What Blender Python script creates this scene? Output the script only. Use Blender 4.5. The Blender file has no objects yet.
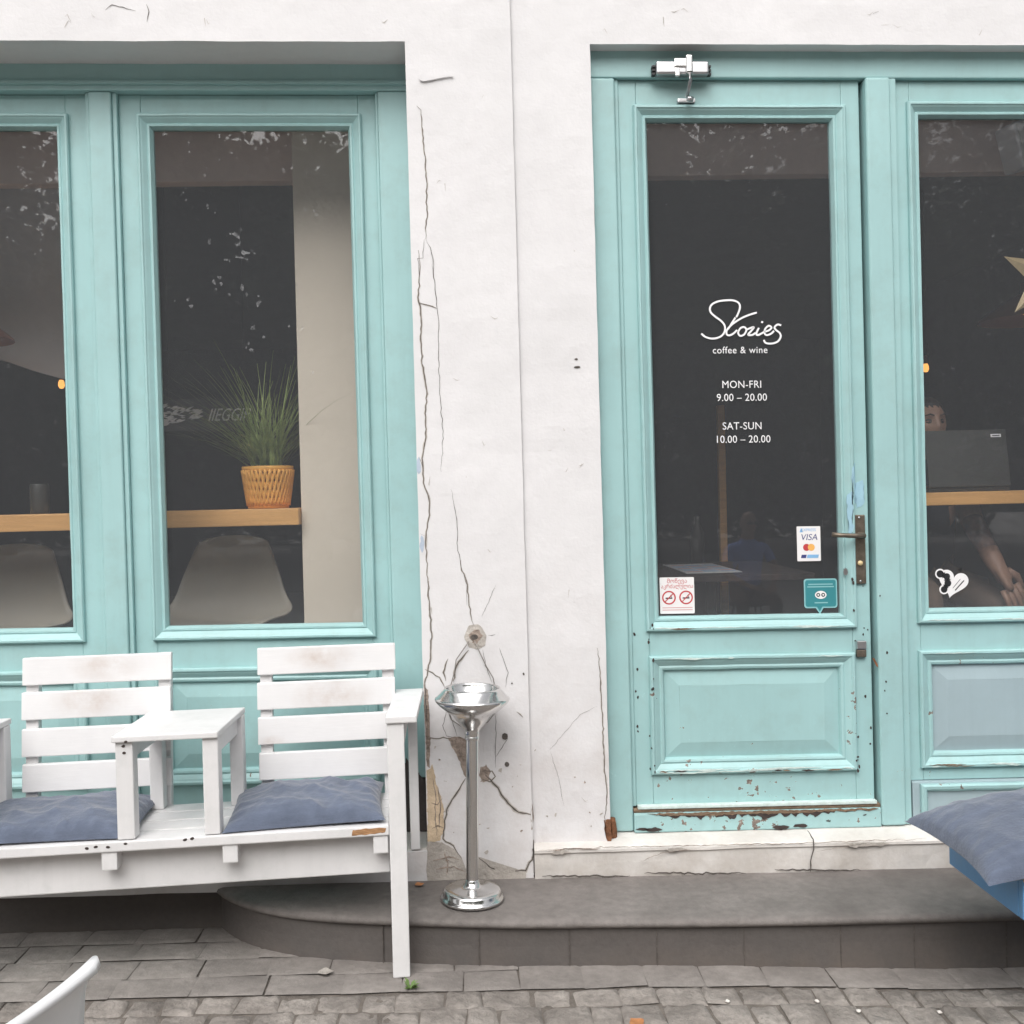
import bpy, bmesh, math, random
from mathutils import Vector, Matrix, noise
random.seed(7)
R = math.radians
scene = bpy.context.scene
COL = scene.collection
LEAN, FALL = -0.00348, -0.01078          # the old house leans a little and its courses fall towards the right

def S(x, y, z):
    return Vector((x + LEAN * z, y, z + FALL * x))

SUN_E, EXPO = 1.25, 0.20
# outlines of cracks, bare patches and lettering, in metres on the wall
CRACKS_L = [(0.004, [(-0.152, 2.783), (-0.139, 2.768), (-0.136, 2.714), (-0.131, 2.625), (-0.128, 2.507), (-0.129, 2.408), (-0.135, 2.333)]), (0.003, [(-0.139, 2.334), (-0.146, 2.289), (-0.146, 2.269), (-0.164, 2.267), (-0.162, 2.249), (-0.159, 2.2), (-0.166, 2.127)]), (0.003, [(-0.135, 2.333), (-0.12, 2.304), (-0.111, 2.259), (-0.111, 2.19), (-0.105, 2.126)]), (0.005, [(-0.159, 2.296), (-0.157, 2.226), (-0.167, 2.123), (-0.158, 2.105), (-0.161, 2.018), (-0.161, 1.937), (-0.146, 1.821), (-0.154, 1.717), (-0.155, 1.648), (-0.167, 1.59), (-0.166, 1.508), (-0.147, 1.439), (-0.154, 1.369), (-0.165, 1.311), (-0.164, 1.218), (-0.161, 1.108)]), (0.003, [(-0.118, 2.296), (-0.112, 2.203), (-0.105, 2.111), (-0.1, 2.041), (-0.104, 1.891), (-0.101, 1.786), (-0.096, 1.682), (-0.105, 1.543)]), (0.004, [(-0.165, 2.117), (-0.133, 2.111), (-0.105, 2.097)]), (0.003, [(-0.072, 1.484), (-0.064, 1.426), (-0.054, 1.367), (-0.057, 1.274), (-0.042, 1.204), (-0.03, 1.157), (-0.032, 1.087)]), (0.003, [(-0.179, 1.596), (-0.166, 1.555)]), (0.003, [(-0.183, 1.334), (-0.164, 1.325)]), (0.004, [(-0.048, 1.243), (-0.044, 1.207), (-0.029, 1.17), (-0.026, 1.11), (-0.016, 1.05), (-0.01, 1.02)]), (0.005, [(-0.16, 1.173), (-0.158, 1.101), (-0.154, 0.993), (-0.162, 0.897), (-0.18, 0.825), (-0.179, 0.729), (-0.176, 0.644)]), (0.006, [(-0.031, 0.936), (-0.071, 0.883), (-0.084, 0.829)]), (0.003, [(0.017, 0.935), (0.031, 0.869), (0.048, 0.82)]), (0.004, [(-0.179, 0.873), (-0.132, 0.842), (-0.115, 0.809)]), (0.002, [(0.069, 1.157), (0.046, 1.097), (0.02, 1.049)]), (0.009, [(0.015, 0.508), (0.05, 0.471), (0.09, 0.409), (0.126, 0.378), (0.168, 0.369)]), (0.006, [(-0.051, 0.497), (-0.083, 0.45), (-0.114, 0.402), (-0.128, 0.342), (-0.135, 0.294), (-0.1, 0.269), (-0.071, 0.226)]), (0.008, [(-0.017, 0.23), (0.03, 0.187), (0.09, 0.179), (0.144, 0.178), (0.169, 0.214), (0.175, 0.274)]), (0.004, [(-0.179, 0.638), (-0.096, 0.634)]), (0.003, [(-0.111, 0.727), (-0.124, 0.679), (-0.113, 0.643), (-0.078, 0.636)]), (0.003, [(-0.101, 0.727), (-0.086, 0.679), (-0.077, 0.642)]), (0.003, [(0.075, 0.94), (0.103, 0.855), (0.093, 0.805)]), (0.003, [(0.057, 0.724), (0.052, 0.531)]), (0.003, [(0.097, 0.632), (0.053, 0.567)]), (0.004, [(-0.1, 0.907), (-0.117, 0.86), (-0.11, 0.83)]), (0.003, [(-0.035, 0.665), (-0.042, 0.521)]), (0.003, [(0.04, 0.983), (0.064, 0.986)]), (0.004, [(0.129, 0.72), (0.15, 0.7)]), (0.005, [(0.009, 0.522), (0.039, 0.519), (0.051, 0.501), (0.032, 0.485), (0.005, 0.493)])]
CRACKS_R= [(0.004, [(0.414, 0.932), (0.424, 0.749), (0.425, 0.652), (0.426, 0.555), (0.43, 0.481), (0.431, 0.408), (0.42, 0.311)]), (0.0015, [(0.241, 0.577), (0.269, 0.485), (0.284, 0.388)]), (0.0015, [(0.235, 0.577), (0.347, 0.702), (0.409, 0.731)]), (0.003, [(0.333, 1.091), (0.341, 1.088)])]
CRACKS_LEDGE= [(0.005, [(1.114, 0.298), (1.134, 0.267), (1.134, 0.232), (1.122, 0.191), (1.121, 0.153)]), (0.0035, [(0.189, 0.253), (0.401, 0.258), (0.745, 0.256), (1.092, 0.254), (1.53, 0.26)]), (0.003, [(0.711, 0.243), (0.607, 0.232), (0.537, 0.206)]), (0.002, [(1.144, 0.225), (1.231, 0.236), (1.337, 0.251)]), (0.006, [(0.223, 0.249), (0.281, 0.254), (0.401, 0.254)])]
CRACKS_TOP= [(0.004, [(-1.183, 3.101), (-1.16, 3.118), (-1.101, 3.105), (-1.081, 3.098)]), (0.004, [(-1.047, 3.119), (-1.038, 3.095), (-1.046, 3.062)]), (0.006, [(1.424, 3.105), (1.445, 3.112)])]
PATCHES= {'hole': [(-0.029, 1.014), (-0.009, 1.024), (0.019, 1.013), (0.031, 0.983), (0.027, 0.947), (-0.003, 0.936), (-0.027, 0.942), (-0.042, 0.972)], 'hole2': [(0.001, 0.532), (0.022, 0.541), (0.033, 0.519), (0.026, 0.489), (0.005, 0.481), (-0.004, 0.508)], 'brown': [(-0.107, 0.637), (-0.077, 0.642), (-0.039, 0.629), (-0.036, 0.569), (-0.043, 0.497), (-0.057, 0.509), (-0.072, 0.564), (-0.093, 0.6)], 'yellow': [(-0.183, 0.524), (-0.164, 0.548), (-0.148, 0.475), (-0.13, 0.402), (-0.128, 0.33), (-0.147, 0.288), (-0.186, 0.283)], 'strip': [(-0.183, 0.813), (-0.171, 0.801), (-0.169, 0.716), (-0.168, 0.62), (-0.174, 0.536), (-0.183, 0.542), (-0.183, 0.645), (-0.186, 0.741)], 'bare': [(-0.188, 0.283), (-0.136, 0.282), (-0.094, 0.257), (-0.071, 0.22), (-0.049, 0.153), (-0.193, 0.153)], 'brown2': [(-0.019, 0.231), (0.007, 0.218), (0.03, 0.187), (0.09, 0.173), (0.144, 0.173), (0.147, 0.147), (-0.031, 0.149)], 'steprust': [(0.165, 0.377), (0.177, 0.395), (0.177, 0.322), (0.169, 0.313)], 'tear': [(-0.143, 2.886), (-0.129, 2.88), (-0.037, 2.887), (-0.024, 2.88), (-0.082, 2.872), (-0.127, 2.862), (-0.141, 2.867)]}
DOTS_L = [(0.087, 0.637, 0.009899999999999999), (0.091, 0.541, 0.00825), (0.157, 0.849, 0.00429), (0.116, 0.819, 0.0033)]
SCRIPT= [[(0.823, 2.024), (0.838, 2.012), (0.864, 2.006), (0.891, 2.013), (0.906, 2.03), (0.907, 2.051), (0.895, 2.068), (0.875, 2.083), (0.859, 2.098), (0.856, 2.113), (0.864, 2.127), (0.885, 2.137), (0.915, 2.141), (0.941, 2.14), (0.959, 2.131), (0.963, 2.115), (0.956, 2.094), (0.949, 2.081)], [(1.023, 2.097), (1.002, 2.091), (0.973, 2.08), (0.948, 2.066), (0.93, 2.053), (0.915, 2.036), (0.913, 2.023), (0.921, 2.017), (0.937, 2.023), (0.951, 2.036)], [(0.946, 2.08), (0.934, 2.062), (0.919, 2.039)], [(0.955, 2.03), (0.963, 2.042), (0.976, 2.046), (0.984, 2.036), (0.976, 2.02), (0.962, 2.015), (0.955, 2.023), (0.955, 2.03)], [(0.983, 2.036), (0.998, 2.042), (1.011, 2.045), (1.0, 2.031), (0.99, 2.019), (1.004, 2.018), (1.017, 2.025)], [(1.029, 2.043), (1.02, 2.025), (1.023, 2.017), (1.036, 2.022), (1.048, 2.029)], [(1.043, 2.066), (1.039, 2.06)], [(1.048, 2.029), (1.063, 2.033), (1.074, 2.043), (1.065, 2.05), (1.053, 2.041), (1.048, 2.026), (1.056, 2.017), (1.072, 2.022), (1.083, 2.032)], [(1.109, 2.051), (1.096, 2.054), (1.085, 2.044), (1.091, 2.034), (1.103, 2.024), (1.106, 2.01), (1.095, 1.994), (1.074, 1.987), (1.053, 1.989), (1.045, 2.0)]]
SILL= [(0.606, 0.343), (0.764, 0.343), (0.977, 0.348), (1.19, 0.353), (1.369, 0.363), (1.39, 0.356), (1.282, 0.341), (1.268, 0.327), (1.19, 0.336), (1.118, 0.32), (1.047, 0.325), (0.983, 0.313), (0.941, 0.321), (0.912, 0.304), (0.87, 0.319), (0.816, 0.306), (0.764, 0.318), (0.728, 0.305), (0.679, 0.303), (0.651, 0.317), (0.615, 0.311)]
# ------------------------------------------------------------------ materials
def nt(name):
    m = bpy.data.materials.new(name); m.use_nodes = True
    t = m.node_tree; t.nodes.clear()
    out = t.nodes.new('ShaderNodeOutputMaterial')
    return m, t, out
def node(t, typ, **kw):
    n = t.nodes.new(typ)
    for k, v in kw.items():
        if k in n.inputs.keys(): n.inputs[k].default_value = v
        else: setattr(n, k, v)
    return n
def noise_n(t, vec, scale, detail=4, rough=.55):
    n = t.nodes.new('ShaderNodeTexNoise'); n.inputs['Scale'].default_value = scale
    n.inputs['Detail'].default_value = detail; n.inputs['Roughness'].default_value = rough
    t.links.new(vec, n.inputs['Vector']); return n.outputs['Fac']
def ramp(t, fac, a, b, ca=(0,0,0,1), cb=(1,1,1,1)):
    n = t.nodes.new('ShaderNodeMapRange'); n.clamp = True
    n.inputs['From Min'].default_value = a; n.inputs['From Max'].default_value = b
    t.links.new(fac, n.inputs['Value']); return n.outputs['Result']
def math_n(t, op, a, b):
    n = t.nodes.new('ShaderNodeMath'); n.operation = op
    for i, v in enumerate((a, b)):
        if isinstance(v, (int, float)): n.inputs[i].default_value = v
        else: t.links.new(v, n.inputs[i])
    return n.outputs[0]
def mix(t, fac, a, b):
    n = t.nodes.new('ShaderNodeMix'); n.data_type = 'RGBA'
    if isinstance(fac, (int, float)): n.inputs[0].default_value = fac
    else: t.links.new(fac, n.inputs[0])
    for i, v in ((6, a), (7, b)):
        if isinstance(v, tuple): n.inputs[i].default_value = (*v[:3], 1)
        else: t.links.new(v, n.inputs[i])
    return n.outputs[2]
def bump(t, h, strength, dist, prev=None):
    n = t.nodes.new('ShaderNodeBump'); n.inputs['Strength'].default_value = strength
    n.inputs['Distance'].default_value = dist; t.links.new(h, n.inputs['Height'])
    if prev is not None: t.links.new(prev, n.inputs['Normal'])
    return n.outputs['Normal']
def dim(c, k): return tuple(v * k for v in c)

def mat(name, col, rough=.6, var=.12, vscale=4, bmp=.15, bscale=60, bdist=.002, metal=0, col2=None, dirt=None, stretch=None, spec=.5, coat=0):
    m, t, out = nt(name)
    tc = t.nodes.new('ShaderNodeTexCoord'); v = tc.outputs['Object']
    if stretch:
        mp = t.nodes.new('ShaderNodeMapping'); mp.inputs['Scale'].default_value = stretch
        t.links.new(v, mp.inputs['Vector']); v = mp.outputs['Vector']
    f = ramp(t, noise_n(t, v, vscale, 6, .6), .3, .7)
    c = mix(t, f, dim(col, 1 - var), col2 if col2 else dim(col, 1 + var))
    f2 = ramp(t, noise_n(t, v, vscale * 11, 3), .35, .75)
    c = mix(t, math_n(t, 'MULTIPLY', f2, .35), c, dim(col, 1 - 2.2 * var))
    p = t.nodes.new('ShaderNodeBsdfPrincipled')
    if dirt:        # (colour, amount, z low, z high): real dirt, thickest near the ground
        dc, amt, z0, z1 = dirt
        sx = t.nodes.new('ShaderNodeSeparateXYZ'); t.links.new(tc.outputs['Object'], sx.inputs[0])
        hz = ramp(t, sx.outputs['Z'], z1, z0)
        dn = ramp(t, noise_n(t, tc.outputs['Object'], 5, 7, .68), .38, .72)
        c = mix(t, math_n(t, 'MULTIPLY', math_n(t, 'MULTIPLY', hz, dn), amt), c, dc)
    t.links.new(c, p.inputs['Base Color'])
    p.inputs['Roughness'].default_value = rough; p.inputs['Metallic'].default_value = metal
    p.inputs['Specular IOR Level'].default_value = spec; p.inputs['Coat Weight'].default_value = coat
    if bmp:
        n1 = bump(t, noise_n(t, v, bscale, 5, .6), bmp, bdist)
        n1 = bump(t, noise_n(t, v, bscale / 7, 4, .5), bmp * .8, bdist * 4, n1)
        t.links.new(n1, p.inputs['Normal'])
    t.links.new(p.outputs[0], out.inputs[0]); return m

def paint(name, col, chip=(.16, .12, .09), z0=.25, z1=1.3, hi=.60, lo=.80, rough=.42, grime=.25):
    """old brushed oil paint with chips that grow denser towards the ground"""
    m, t, out = nt(name)
    tc = t.nodes.new('ShaderNodeTexCoord'); v = tc.outputs['Object']
    sx = t.nodes.new('ShaderNodeSeparateXYZ'); t.links.new(v, sx.inputs[0])
    f = ramp(t, noise_n(t, v, 2.6, 6, .6), .3, .7)
    c = mix(t, f, dim(col, .93), dim(col, 1.05))
    st = t.nodes.new('ShaderNodeMapping'); st.inputs['Scale'].default_value = (38, 38, 2.2)
    t.links.new(v, st.inputs['Vector'])
    streak = noise_n(t, st.outputs[0], 1.0, 5, .6)
    c = mix(t, math_n(t, 'MULTIPLY', ramp(t, streak, .45, .8), .22), c, dim(col, .8))
    gr = math_n(t, 'MULTIPLY', ramp(t, noise_n(t, v, 9, 8, .7), .48, .78), grime)
    c = mix(t, gr, c, (.23, .27, .24))
    thr = t.nodes.new('ShaderNodeMapRange'); thr.clamp = True
    for k, val in (('From Min', z0), ('From Max', z1), ('To Min', hi), ('To Max', lo)): thr.inputs[k].default_value = val
    t.links.new(sx.outputs['Z'], thr.inputs['Value'])
    n = math_n(t, 'ADD', math_n(t, 'MULTIPLY', noise_n(t, v, 38, 5, .55), .62), math_n(t, 'MULTIPLY', noise_n(t, v, 5, 3), .38))
    d = math_n(t, 'SUBTRACT', n, thr.outputs[0])
    mask = ramp(t, d, 0, .012)
    rim = ramp(t, d, -.02, 0)
    c = mix(t, math_n(t, 'MULTIPLY', rim, .5), c, dim(col, 1.25))
    c = mix(t, mask, c, mix(t, ramp(t, noise_n(t, v, 90), .35, .65), chip, dim(chip, 2.3)))
    p = t.nodes.new('ShaderNodeBsdfPrincipled'); t.links.new(c, p.inputs['Base Color'])
    t.links.new(math_n(t, 'ADD', rough, math_n(t, 'MULTIPLY', mask, .4)), p.inputs['Roughness'])
    h = math_n(t, 'SUBTRACT', math_n(t, 'MULTIPLY', streak, .25), mask)
    nrm = bump(t, h, .35, .0016)
    nrm = bump(t, noise_n(t, v, 8, 3), .12, .01, nrm)
    t.links.new(nrm, p.inputs['Normal']); t.links.new(p.outputs[0], out.inputs[0]); return m

def emit(name, col, s):
    m, t, out = nt(name); e = node(t, 'ShaderNodeEmission', Strength=s); e.inputs['Color'].default_value = (*col, 1)
    t.links.new(e.outputs[0], out.inputs[0]); return m

def glass_mat():
    m, t, out = nt('window_glass')
    lw = t.nodes.new('ShaderNodeLayerWeight'); lw.inputs['Blend'].default_value = .5
    f5 = math_n(t, 'POWER', lw.outputs['Facing'], 5.0)
    fr = math_n(t, 'ADD', math_n(t, 'MULTIPLY', f5, .95), .045)
    tr = node(t, 'ShaderNodeBsdfTransparent'); tr.inputs['Color'].default_value = (.94, .945, .955, 1)
    gl = node(t, 'ShaderNodeBsdfGlossy', Roughness=.012)
    ms = t.nodes.new('ShaderNodeMixShader'); t.links.new(fr, ms.inputs[0]); t.links.new(tr.outputs[0], ms.inputs[1]); t.links.new(gl.outputs[0], ms.inputs[2])
    # street dust plus a painted veil of haze and a few dried splashes
    tc = t.nodes.new('ShaderNodeTexCoord')
    sm = ramp(t, noise_n(t, tc.outputs['Object'], 30, 6, .7), .68, .76)
    big = ramp(t, noise_n(t, tc.outputs['Object'], 2.2, 3), .5, .66)
    dust_veil = math_n(t, 'ADD', DUST_VEIL, math_n(t, 'MULTIPLY', math_n(t, 'MULTIPLY', sm, big), .10))
    df = node(t, 'ShaderNodeBsdfDiffuse'); df.inputs['Color'].default_value = (.66, .68, .72, 1)
    m2 = t.nodes.new('ShaderNodeMixShader'); t.links.new(dust_veil, m2.inputs[0]); t.links.new(ms.outputs[0], m2.inputs[1]); t.links.new(df.outputs[0], m2.inputs[2])
    t.links.new(m2.outputs[0], out.inputs[0]); return m
DUST_VEIL = .037

TEAL = (.35, .55, .552)
MT = {}
MT['plaster'] = mat('white_plaster', (.715, .703, .71), .85, .045, 2.2, .32, 90, .0025, dirt=((.46, .40, .37), .6, .12, 1.35))
MT['plaster_top'] = MT['plaster']
MT['ledge'] = mat('worn_white_stone', (.68, .65, .62), .85, .08, 6, .4, 70, .003, dirt=((.33, .27, .21), .7, .10, .42))
MT['soffit'] = mat('lightened_soffit_white', (.84, .82, .80), .9, .05, 5, .3, 60)  # white soffit, lightened beyond the wall to offset the shade under the lintel
MT['bare'] = mat('bare_render', (.50, .46, .42), .95, .22, 16, .8, 70, .006, dirt=((.22, .19, .16), .6, .1, .8))
MT['brownplaster'] = mat('brown_crumbling_render', (.36, .29, .245), .95, .35, 45, 1, 90, .008)
MT['yellowplaster'] = mat('yellowed_render', (.60, .47, .33), .95, .2, 25, .6, 80, .004)
MT['crack'] = mat('dark_crack', (.115, .10, .09), 1, .4, 60, 0)  # dark brown of cracks, small holes and riser joints
MT['teal'] = paint('teal_paint', TEAL, hi=.63, lo=.735)
MT['tealworn'] = paint('teal_paint_worn', TEAL, chip=(.13, .105, .09), hi=.60, lo=.66, z0=.3, z1=1.2)
MT['tealclean'] = paint('teal_paint_upper', TEAL, hi=.72, lo=.745, grime=.15)
MT['tealgrey'] = paint('greyed_teal_paint', (.345, .435, .465), hi=.66, lo=.74, z0=.3, z1=1.0, grime=.1)
MT['rawwood'] = mat('raw_brown_wood', (.26, .175, .115), .85, .4, 14, .8, 60, .004, stretch=(4, 4, 22))
MT['darkwood'] = mat('dark_bare_wood', (.055, .04, .036), .9, .4, 30, .6, 60, .003)
MT['umber'] = mat('dark_unpainted_wood', (.10, .082, .078), .8, .2, 12, .3, 50)
MT['orangewood'] = mat('bare_orange_wood', (.42, .23, .11), .85, .3, 14, .6, 60, .003, stretch=(4, 16, 16))
MT['wire'] = mat('grey_wire', (.25, .23, .21), .6, .2, 30, 0)
MT['rust'] = mat('rust', (.20, .085, .04), .9, .5, 60, .9, 120, .004)
MT['step'] = mat('grey_step_stone', (.155, .138, .128), .8, .26, 3.2, .7, 120, .0028, col2=(.225, .203, .19))
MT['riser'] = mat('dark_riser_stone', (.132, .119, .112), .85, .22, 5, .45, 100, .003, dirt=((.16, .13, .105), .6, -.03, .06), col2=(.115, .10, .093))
MT['cobble'] = mat('basalt_cobble', (.215, .19, .17), .88, .3, 5, 1.0, 70, .007, col2=(.37, .335, .305))
MT['slab'] = mat('basalt_slab', (.22, .198, .183), .85, .22, 3.4, .8, 110, .003, col2=(.32, .292, .27))
MT['joint'] = mat('joint_sand', (.15, .13, .113), .95, .3, 22, .9, 110, .004)
MT['glass'] = glass_mat()
MT['white'] = mat('white_painted_wood', (.74, .73, .73), .5, .04, 8, .25, 40, .0015, dirt=None, stretch=(1, 8, 8))
MT['chrome'] = mat('polished_steel', (.72, .71, .70), .16, .04, 9, .04, 50, .001, metal=1)
MT['steel'] = mat('brushed_steel', (.62, .61, .62), .3, .06, 20, .1, 80, .001, metal=1)
MT['bronze'] = mat('tarnished_bronze', (.20, .165, .13), .42, .3, 40, .4, 90, .001, metal=.7)
MT['cushion'] = None
MT['blue'] = paint('blue_paint', (.105, .27, .50), hi=.66, lo=.70, z0=.3, z1=.6, grime=.2)
MT['plastic'] = mat('white_plastic', (.80, .80, .81), .35, .02, 6, .03, 40, .001)
MT['taupe'] = mat('taupe_plastic', (.46, .425, .35), .45, .05, 5, .05, 50, .001)
MT['pinewood'] = mat('honey_wood', (.78, .42, .145), .45, .16, 3, .2, 30, .001, stretch=(1.2, 16, 16))
MT['column'] = mat('beige_column_paint', (.79, .695, .565), .8, .03, 3, .2, 60)
MT['roomwall'] = mat('charcoal_wall', (.045, .047, .052), .8, .2, 3, .2, 40)
MT['greywall'] = mat('grey_wall', (.85, .81, .78), .8, .05, 2, .1, 40)
MT['beam'] = mat('beam_paint', (.74, .58, .50), .8, .06, 3, .1, 40)
MT['floorwood'] = mat('dark_floorboards', (.09, .06, .042), .5, .25, 4, .2, 30, stretch=(1, 9, 1))
MT['ceil'] = mat('dark_ceiling', (.07, .065, .062), .8, .1, 3, .1, 40)
MT['basket'] = mat('orange_basket', (.86, .43, .085), .55, .1, 15, .3, 60)
MT['basketgap'] = mat('basket_gap', (.34, .15, .04), .8, .2, 30, 0)
MT['grass'] = mat('grass_blade', (.22, .34, .07), .5, .3, 8, 0, col2=(.44, .52, .17))
MT['black'] = mat('black_metal', (.02, .02, .022), .4, .1, 10, 0)
MT['copper'] = mat('copper', (.55, .24, .16), .4, .1, 10, .05, 40, metal=.4)
MT['bulb'] = emit('lit_bulb', (1, .42, .10), 1.5)
MT['spot'] = emit('lit_spot', (1, .9, .75), 6)
MT['road'] = mat('bounce_road', (.36, .345, .33), .9, .15, 2, .4, 40)  # paleness raised to bounce daylight onto the house front
MT['paleflake'] = mat('pale_flaked_paint', (.60, .70, .67), .8, .15, 40, .4, 90)
MT['bluesmear'] = mat('blue_paint_smear', (.345, .55, .655), .5, .1, 20, .1, 60)
MT['letter'] = mat('white_vinyl', (.85, .85, .86), .5, .02, 5, 0)
MT['stickerwhite'] = mat('white_sticker', (.82, .80, .80), .4, .02, 5, 0)
MT['lip'] = mat('lip', (.33, .15, .12), .5, .05, 5, 0)
MT['red'] = mat('red_ink', (.52, .05, .06), .5, .05, 5, 0)
MT['pinkink'] = mat('pale_red_ink', (.62, .28, .29), .5, .05, 5, 0)
MT['orange'] = mat('orange_ink', (.85, .45, .12), .5, .05, 5, 0)
MT['navy'] = mat('navy_ink', (.05, .06, .20), .5, .05, 5, 0)
MT['skyink'] = mat('blue_ink', (.22, .45, .72), .5, .05, 5, 0)
MT['tealink'] = mat('deep_teal_sticker', (.045, .24, .27), .4, .05, 5, 0)
MT['tealrim'] = mat('pale_teal_sticker', (.26, .52, .54), .4, .05, 5, 0)
MT['blackink'] = mat('black_ink', (.015, .015, .017), .5, .05, 5, 0)
MT['skin'] = mat('skin', (.34, .20, .135), .5, .08, 12, .1, 60, .0006)
MT['hair'] = mat('dark_hair', (.02, .014, .011), .6, .3, 60, .6, 90, .003, stretch=(1, 1, .2))
MT['shirtdark'] = mat('dark_shirt', (.025, .03, .045), .9, .2, 20, .3, 90)
MT['shirtblue'] = mat('blue_shirt', (.20, .32, .80), .9, .1, 20, .3, 90)
MT['trousers'] = mat('brown_trousers', (.13, .09, .065), .9, .2, 18, .4, 90)
MT['ink'] = mat('tattooed_skin', (.33, .19, .14), .5, .1, 26, .1, 60, .0006, col2=(.045, .04, .045))
MT['laptop'] = mat('grey_laptop', (.05, .05, .043), .4, .05, 5, .05, 90, .0005, metal=.3)
MT['gold'] = mat('gold_paper', (.72, .55, .30), .5, .1, 8, .1, 40)
MT['paper'] = mat('paper', (.75, .74, .72), .7, .04, 6, .05, 30)
MT['ceramic'] = mat('pale_ceramic', (.62, .61, .58), .3, .05, 6, .02, 30)
MT['leaf'] = mat('tree_leaf', (.07, .105, .04), .6, .3, .5, 0, col2=(.12, .17, .065))
MT['bark'] = mat('bark', (.10, .075, .055), .9, .3, 9, .8, 30, .02, stretch=(1, 1, .3))
MT['dryleaf'] = mat('dry_leaf', (.42, .18, .07), .8, .3, 40, .2, 60)
MT['weed'] = mat('weed_leaf', (.12, .20, .05), .6, .2, 30, 0)
MT['pebble'] = mat('pale_grit', (.68, .64, .60), .8, .1, 30, .3, 80)
MT['mossy'] = mat('bluish_scrape', (.45, .52, .62), .8, .1, 30, .2, 60)

def sky_glint_mat():  # pale film painted on the glass as sky glints between mirrored leaves
    m, t, out = nt('painted_sky_glint'); a = node(t, 'ShaderNodeBsdfTransparent'); d = node(t, 'ShaderNodeBsdfDiffuse'); d.inputs['Color'].default_value = (.75, .75, .78, 1)
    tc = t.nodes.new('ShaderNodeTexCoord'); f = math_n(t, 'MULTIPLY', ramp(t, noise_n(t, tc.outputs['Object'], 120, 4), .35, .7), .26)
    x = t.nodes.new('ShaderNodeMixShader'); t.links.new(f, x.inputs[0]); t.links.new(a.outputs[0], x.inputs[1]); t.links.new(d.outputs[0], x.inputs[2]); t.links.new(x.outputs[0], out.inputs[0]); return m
MT['sky_glint'] = sky_glint_mat()
def fabric(name, col):
    m, t, out = nt(name)
    tc = t.nodes.new('ShaderNodeTexCoord'); v = tc.outputs['Object']
    c = mix(t, ramp(t, noise_n(t, v, 6, 6, .65), .3, .7), dim(col, .82), dim(col, 1.15))
    sk = t.nodes.new('ShaderNodeMapping'); sk.inputs['Scale'].default_value = (5, 60, 5); t.links.new(v, sk.inputs['Vector'])
    c = mix(t, math_n(t, 'MULTIPLY', ramp(t, noise_n(t, sk.outputs[0], 1, 5, .65), .45, .75), .35), c, dim(col, 1.7))
    w1 = t.nodes.new('ShaderNodeTexWave'); w1.inputs['Scale'].default_value = 160; w1.inputs['Distortion'].default_value = 2.5; w1.bands_direction = 'X'
    w2 = t.nodes.new('ShaderNodeTexWave'); w2.inputs['Scale'].default_value = 160; w2.inputs['Distortion'].default_value = 2.5; w2.bands_direction = 'Y'
    t.links.new(v, w1.inputs['Vector']); t.links.new(v, w2.inputs['Vector'])
    weave = math_n(t, 'MULTIPLY', w1.outputs['Fac'], w2.outputs['Fac'])
    c = mix(t, math_n(t, 'MULTIPLY', weave, .25), c, dim(col, 1.5))
    c = mix(t, math_n(t, 'MULTIPLY', ramp(t, noise_n(t, v, 55, 5, .7), .5, .8), .3), c, dim(col, .65))
    p = t.nodes.new('ShaderNodeBsdfPrincipled'); t.links.new(c, p.inputs['Base Color']); p.inputs['Roughness'].default_value = .95
    p.inputs['Sheen Weight'].default_value = .35; p.inputs['Specular IOR Level'].default_value = .2
    t.links.new(bump(t, noise_n(t, v, 22, 6, .65), .8, .008, bump(t, weave, .2, .001)), p.inputs['Normal'])
    t.links.new(p.outputs[0], out.inputs[0]); return m
MT['cushion'] = fabric('washed_blue_linen', (.102, .122, .170))

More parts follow.
